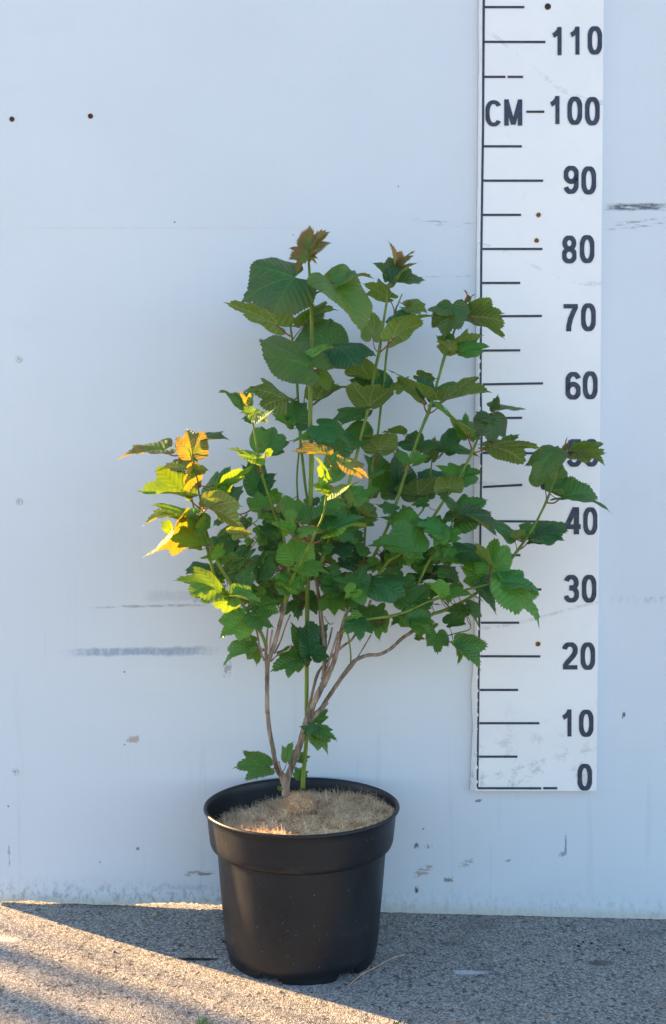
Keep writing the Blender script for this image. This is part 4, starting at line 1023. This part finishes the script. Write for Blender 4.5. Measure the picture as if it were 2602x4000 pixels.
def leaf_mesh(base, tip_app, Wapp, kind, seed):
    """vertices in world space; geometry chosen so that base, tip and width match what the photo shows"""
    red, light, topside, lob, tooth, fold, _ = PAR[kind]
    q = np.random.RandomState(seed)
    r0 = tip_app-base; Lapp = r0.length
    a_nat = 1.12*q.uniform(.93, 1.05)
    S = max(Lapp, min(Wapp/a_nat, Lapp*1.9))*1.02
    ws = min(1.35, max(1.0, Wapp/(a_nat*S)))
    dz = math.sqrt(max(0, S*S-Lapp*Lapp)); dz = min(dz, .045)
    view = (base-camo.location).normalized()
    best = None
    for sp_ in (1, -1):
        d = (r0-view*dz*sp_).normalized()
        n0 = (-view)-d*(-view).dot(d); n0.normalize()
        if not topside: n0 = -n0
        for sr_ in (1, -1):
            phi = math.acos(max(.22, min(1, Wapp/(a_nat*ws*S))))*sr_
            n1 = Quaternion(d, phi) @ n0
            sc_ = n1.z+q.uniform(-.05, .05)
            vis = -n1.dot(trav)*(1 if topside else -1)
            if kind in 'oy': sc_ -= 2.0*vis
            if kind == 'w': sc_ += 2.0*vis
            if best is None or sc_ > best[0]: best = (sc_, d, n1)
    _, d, nrm = best
    xax = d.cross(nrm).normalized()
    # outline
    adeg = np.abs(np.degrees(TH))
    sin_d = .60+(1-lob)*.26
    k1 = np.array([0, 8, 20, 30, 38, 48, 62, 80, 100, 125, 150])
    v1 = np.array([1.0, .87, sin_d+.03, sin_d+.13, .80-(1-lob)*.05, .70, .63, .56, .49, .37, .20])
    if lob < .2: v1 = np.array([1.0, .90, .83, .80, .79, .76, .70, .64, .57, .44, .26])
    v1 = v1*(1+q.normal(0, .03, len(v1))); rad = np.interp(adeg, k1, v1)
    asym = np.where(TH > 0, 1+q.uniform(-.08, .08), 1+q.uniform(-.08, .08)); asym[adeg < 6] = 1; rad = rad*asym
    rad[np.argmin(adeg)] = 1.03
    ser = np.abs(((np.arange(NR)*.5+q.uniform()) % 1.0)*2-1)
    ser = np.where(np.arange(NR) % 2 == 0, 1, -1)*q.uniform(.5, 1.2, NR)
    rad = rad*(1+tooth*ser)
    # grid
    rr = RINGS[:, None]*rad[None, :]
    x = rr*np.sin(TH)[None, :]*ws; y = rr*np.cos(TH)[None, :]
    # veins frames: mid sector and the two side lobes
    reg = np.where(adeg <= 20, 0, 1)
    fold = fold*q.uniform(.5, 1.9); curl = q.uniform(.0, .50); cup = q.uniform(-.75, .15); tw = q.uniform(-.45, .45)
    z = fold*np.abs(x)-curl*y*np.abs(y)+cup*x*x*1.2+tw*x*y
    lobea = np.radians(38)
    dist_lobe = np.abs(rr*np.sin(np.abs(TH)[None, :]-lobea)); along = rr*np.cos(np.abs(TH)[None, :]-lobea)
    z += np.where(adeg[None, :] > 20, .22*fold*dist_lobe, 0)
    ph = q.uniform(0, 6.28, 4)
    z += .055*rr*np.sin(TH*4+ph[0])[None, :]+.035*rr**2*np.sin(TH*9+ph[1])[None, :]
    z += .012*np.sin(y*17+ph[2])*np.sin(x*15+ph[3])
    s_mid = x/ws; t_mid = y
    s_l = dist_lobe; t_l = along
    quilt = np.where(reg[None, :] == 0, np.abs((((t_mid-.85*np.abs(s_mid))*8-.2) % 1)-.5), np.abs((((t_l-.85*s_l)*8-.2) % 1)-.5))
    z += -.007*(quilt-.25)
    tip_curl = q.uniform(-.1, .25); z -= tip_curl*np.maximum(0, y-.7)**2*3
    # keep tip on the chosen line
    zt = z[-1, np.argmin(adeg)]; z = z-zt*y/1.03*.8
    pts = np.array(base)[None, None, :]+S*(x[..., None]*np.array(xax)+y[..., None]*np.array(d)+z[..., None]*np.array(nrm))
    V = pts.reshape(-1, 3); F = []; UV = []; UE = []
    for k in range(NK-1):
        for i in range(NR-1):
            idx = [(k, i), (k, i+1), (k+1, i+1), (k+1, i)]
            if k == 0: idx = [(0, 0), (1, i+1), (1, i)]
            # orientation: face normal must be +nrm
            F.append([a*NR+b_ for a, b_ in idx])
            mid = (abs(TH[i])+abs(TH[i+1]))/2 < R(20)
            for a, b_ in idx:
                if mid: UV += [x[a, b_]/ws, y[a, b_]]
                else: UV += [dist_lobe[a, b_], along[a, b_]]
                UE += [RINGS[a], b_/NR]
    return V, F, UV, UE, S, nrm
def finish_leaf(name, parts, parent, link=True):
    """parts: list of (V,F,UV,UE,(r,g,b),petiole V,petiole F)"""
    Vv = []; Ff = []; mi = []; uv = []; ue = []; colr = []
    for (V, F, UV, UE, c_, pv, pf) in parts:
        k = len(Vv); Vv += [tuple(v) for v in V]; Ff += [tuple(k+i for i in f) for f in F]; mi += [0]*len(F); uv += UV; ue += UE; colr += [c_]*len(V)
        if pv:
            k = len(Vv); Vv += [tuple(v) for v in pv]; Ff += [tuple(k+i for i in f) for f in pf]; mi += [1]*len(pf)
            nl = sum(len(f) for f in pf); uv += [0, 0]*nl; ue += [0, 0]*nl; colr += [c_]*len(pv)
    o = mesh_obj(name, Vv, Ff, [M['leaf'], M['redst']], parent, True, mi)
    me = o.data
    for nm, dat in (('vein', uv), ('edge', ue)):
        l = me.uv_layers.new(name=nm); l.data.foreach_set('uv', np.array(dat, dtype=np.float32))
    a = me.attributes.new('lf', 'FLOAT_COLOR', 'POINT'); a.data.foreach_set('color', np.array([(c_[0], c_[1], c_[2], 1) for c_ in colr], dtype=np.float32).ravel())
    return o
FILL = []
fq = np.random.RandomState(5)
for (c_, x0, x1, y0, y1, n) in (('D', -50, 880, 620, 1260, 52), ('D', 0, 700, 1250, 1600, 20), ('G', 200, 1000, 20, 520, 24), ('F', 450, 1000, 150, 800, 28), ('D', 900, 1500, 900, 1250, 8)):
    for _ in range(n):
        x = fq.uniform(x0, x1); y = fq.uniform(y0, y1); a = fq.uniform(0, 6.283); L = fq.uniform(90, 165)
        FILL.append('%s - - %.0f %.0f %.0f %.0f %.0f %s %.3f' % (c_, x, y, x+L*math.cos(a), y+L*.8*math.sin(a), L*fq.uniform(.6, 1.1), fq.choice(['d', 'd', 'g', 's', 'g', 'l']), fq.uniform(.07, .13)))
for (c_, x0, x1, y0, y1, n) in (('D', -20, 860, 680, 1560, 44), ('F', 520, 1000, 180, 760, 18), ('G', 250, 1100, 60, 480, 14), ('D', 880, 1480, 560, 1150, 10)):
    for _ in range(n):
        x = fq.uniform(x0, x1); y = fq.uniform(y0, y1); a = fq.uniform(0, 6.283); L = fq.uniform(75, 135)
        FILL.append('%s - - %.0f %.0f %.0f %.0f %.0f %s %.3f' % (c_, x, y, x+L*math.cos(a), y+L*.8*math.sin(a), L*fq.uniform(.6, 1.1), fq.choice(['g', 's', 's', 'g', 'l']), fq.uniform(.12, .18)))
leafs = []
for li, line in enumerate(LEAVES.strip().split('\n')+FILL):
    f = line.split(); c_ = f[0]; bx_, by_, tx_, ty_, W = map(float, f[3:8]); kind = f[8]
    par = PAR[kind]; q = np.random.RandomState(900+li)
    sb = px(c_, bx_, by_); stp = px(c_, tx_, ty_)
    if len(f) > 9: Yd = float(f[9])
    elif par[6] is None:
        Yd = .2
        for _ in range(4): Yd = light_edge(at((sb[0]+stp[0])/2, (sb[1]+stp[1])/2, Yd).x)+q.uniform(.022, .048)
    else: Yd = par[6]
    if par[6] is not None and kind != 'l':                                            # shaded leaves stay behind the edge of the light
        for _ in range(3): Yd = min(Yd, light_edge(min(at(*sb, Yd).x, at(*stp, Yd).x))-.006-(.02 if kind in 'gduq' else 0)+q.uniform(0, .01))
    Yd = max(Yd, .035)
    b3 = at(*sb, Yd); t3 = at(*stp, Yd)
    Wm = W*CROP[c_][2]*1.68088/FPX*(CAM_D-Yd)
    V, F, UV, UE, S, nrm = leaf_mesh(b3, t3, Wm, kind, 100+li)
    ymax = V[:, 1].max()
    if ymax > -.004: V = V-np.array([0, ymax+.004, 0]); b3 = b3-Vector((0, ymax+.004, 0))
    dd = np.linalg.norm((SP-np.array(b3))*np.array([1, .5, 1]), axis=1)
    if f[1] != '-':
        nd = at(*px(c_, float(f[1]), float(f[2])), Yd); dd = np.linalg.norm((SP-np.array(nd))*np.array([1, .15, 1]), axis=1)
    j = int(np.argmin(dd)); start = Vector(SP[j]); par_i = SI[j]
    pv = pf = None
    Lp = (b3-start).length
    if Lp > .0015:
        mid = (start+b3)/2+Vector((0, 0, -.10*Lp))+(b3-start).cross(Vector((0, 1, 0)))*q.uniform(-.12, .12)
        pp, pr = smooth_path([start, mid, b3, b3+(t3-b3)*.10], [.0011, .0009, .0008, .0004], 5)
        sc_ = min(1.15, max(.55, S/.05)); pv, pf = tube(pp, [r*sc_ for r in pr], 6)
    rnd = q.uniform()
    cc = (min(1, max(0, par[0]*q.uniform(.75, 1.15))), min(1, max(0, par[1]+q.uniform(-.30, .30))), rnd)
    leafs.append(dict(area=Wm*S, data=(V, F, UV, UE, cc, pv, pf), stem=par_i, kind=kind))
order = sorted(range(len(leafs)), key=lambda i: -leafs[i]['area'])
ind = set(order[:100]); rest = []
LAB = {'o': 'sunlit young leaf flushed orange', 'p': 'purple flushed leaf', 'w': 'sunlit leaf showing its pale underside, coloured paler for sun sheen', 'r': 'small red young leaf'}
for i, lf in enumerate(leafs):
    if i in ind:
        o = finish_leaf('leaf', [lf['data']], stem_objs[lf['stem']])
        if lf['kind'] in LAB: o['label'] = LAB[lf['kind']]
    else: rest.append(lf['data'])
o = finish_leaf('foliage', rest, shrub); o['kind'] = 'stuff'

# ------------------------------------------------------------------ small things on the ground
gp = lambda dx, dy, lift=0: (lambda t: Vector((0, -CAM_D, CAM_Z))+t)(Vector((0, 0, 0)))
def on_ground(dx, dy, lift=0.0):
    a = (dx*1.68088-1301)/FPX; b_ = (dy*1.68088-2000)/FPX
    d = Vector((a, math.cos(PITCH)-b_*math.sin(PITCH), -math.sin(PITCH)-b_*math.cos(PITCH)))
    t = CAM_Z/-d.z
    for _ in range(4):
        p = Vector((0, -CAM_D, CAM_Z))+d*t; t = (CAM_Z-gz(p.x, p.y)-lift)/-d.z
    return Vector((0, -CAM_D, CAM_Z))+d*t
tp = [on_ground(808, 2292, .0012), on_ground(838, 2266, .002), on_ground(868, 2250, .0025), on_ground(900, 2232, .002), on_ground(922, 2223, .002), on_ground(940, 2218, .0015)]
sp_, sr = smooth_path(tp, [.0009, .0012, .0014, .0013, .0014, .0012], 6)
sr = [r*(1+.25*noise.noise(p*300)) for p, r in zip(sp_, sr)]
V, F = tube(sp_, sr, 8)
o = mesh_obj('dry_twig', V, F, M['dry']); tag(o, 'thin pale dry twig lying on the concrete right of the pot', 'twig')
def tuft(dx, dy, n, h, mat, label, cat, name, spread=.004):
    c = on_ground(dx, dy); V = []; F = []
    for i in range(n):
        a = rs.uniform(0, 6.283); b0 = c+Vector((rs.normal(0, spread), rs.normal(0, spread*.6), -.001)); lean = Vector((math.cos(a), math.sin(a), 0))*rs.uniform(.1, .8)
        L = h*rs.uniform(.5, 1); wd = .0011*rs.uniform(.6, 1.2); side = Vector((math.sin(a), -math.cos(a), 0))
        k = len(V)
        for s_, ww in ((0, 1), (.4, .9), (.75, .6), (1, .05)):
            p = b0+(Vector((0, 0, 1))*s_+lean*s_*s_)*L
            V += [p-side*wd*ww, p+side*wd*ww]
        for s_ in range(3): F.append((k+2*s_, k+2*s_+1, k+2*s_+3, k+2*s_+2))
    o = mesh_obj(name, V, F, M[mat]); tag(o, label, cat); return o
tuft(470, 2379, 9, .012, 'grass', 'tiny green weed sprout at the bottom edge of the concrete, left of centre', 'weed', 'weed_sprout')
tuft(922, 2379, 12, .006, 'moss', 'small dull green moss tuft at the bottom edge, below the pot', 'moss', 'moss_tuft')
tuft(528, 2190, 30, .006, 'moss', 'dark green moss growing beside the left foot of the pot', 'moss', 'moss_tuft', .006)
def lump(name, dx, dy, r, mat, label, cat, group=None, flat=.6):
    c = on_ground(dx, dy); V = []; F = []
    off = Vector((dx, dy, 3))
    for j in range(7):
        for k in range(10):
            ph = math.pi*j/6; t = 2*math.pi*k/10
            d = Vector((math.sin(ph)*math.cos(t), math.sin(ph)*math.sin(t)*.8, math.cos(ph)*flat))*r
            V.append(c+Vector((0, 0, r*flat*.6))+d*(1+.3*noise.noise(d*400+off)))
    for j in range(6):
        for k in range(10): F.append((j*10+k, j*10+(k+1) % 10, (j+1)*10+(k+1) % 10, (j+1)*10+k))
    o = mesh_obj(name, V, F, M[mat]); return tag(o, label, cat, group)
lump('pebble', 265, 2213, .0028, 'stone', 'rounded tan pebble alone on the sunlit concrete', 'pebble')
lump('pebble', 135, 2147, .0022, 'stone', 'tan pebble on the sunlit concrete near the upper left shadow edge', 'pebble')
lump('pebble', 362, 2128, .0052, 'stone', 'grey stone lying against the grimy foot of the wall', 'pebble', None, .7)
lump('leaf_debris', 652, 2306, .0024, 'dry', 'tan crumb beside the front of the pot on the shadow edge', 'debris')
for (dx, dy) in ((1355, 2190), (1375, 2193), (1345, 2200), (1440, 2198), (1450, 2208)):
    lump('soil_crumb', dx-0, dy, rs.uniform(.0015, .0026), 'soil', 'dark soil crumbs scattered on the shaded concrete at right', 'soil crumb', 'dark crumbs on the shaded concrete')

# ------------------------------------------------------------------ unseen saplings placed outside the frame so their trunks throw the soft streaks
T2 = Vector((math.cos(SUN_OFF), -math.sin(SUN_OFF), 0)); N2 = Vector((-math.sin(SUN_OFF), -math.cos(SUN_OFF), 0))
sap = [(3.7, .050, .008, 1.42), (4.0, .100, .020, 1.60), (4.5, .122, .012, 1.7), (3.9, .185, .026, 1.7), (4.3, .215, .016, 1.7), (4.6, .275, .014, 1.8), (4.2, .33, .026, 1.9), (4.9, .40, .02, 2.0)]
for i, (t, s_, r, h) in enumerate(sap):
    b0 = Vector((WX0, 0, 0))-T2*t+N2*s_
    tr = thing('sapling', b0, 'slim unseen sapling standing out of frame beyond the left end of the wall, number %d from the wall' % (i+1), 'sapling', 'saplings beyond the wall')
    tr['label'] = 'slim bare stemmed unseen sapling beyond the left end of the wall'
    pts = [b0+Vector((.02*noise.noise(Vector((i, k, 0))), .02*noise.noise(Vector((i, k, 5))), h*k/6)) for k in range(7)]
    sp_, sr = smooth_path(pts, [r*(1-.09*k) for k in range(7)], 3); V, F = tube(sp_, sr, 8)
    mesh_obj('trunk', V, F, M['bark'], tr)
    V = []; F = []; q = np.random.RandomState(i)
    for k in range(70 if s_ > .15 else 0):
        p = b0+Vector((q.normal(0, .05), q.normal(0, .05), q.uniform(.55*h, h+.15))); 
        if (p-b0).dot(N2)+s_ < .10: p += N2*.05
        if p.z < 1.0 and k % 3: continue
        a = Vector(q.normal(0, 1, 3)).normalized()*.022; bb = a.orthogonal().normalized()*.014; j = len(V)
        V += [p-a, p+bb, p+a, p-bb]; F.append((j, j+1, j+2, j+3))
    if F: mesh_obj('crown', V, F, M['grass'], tr, smooth=False)
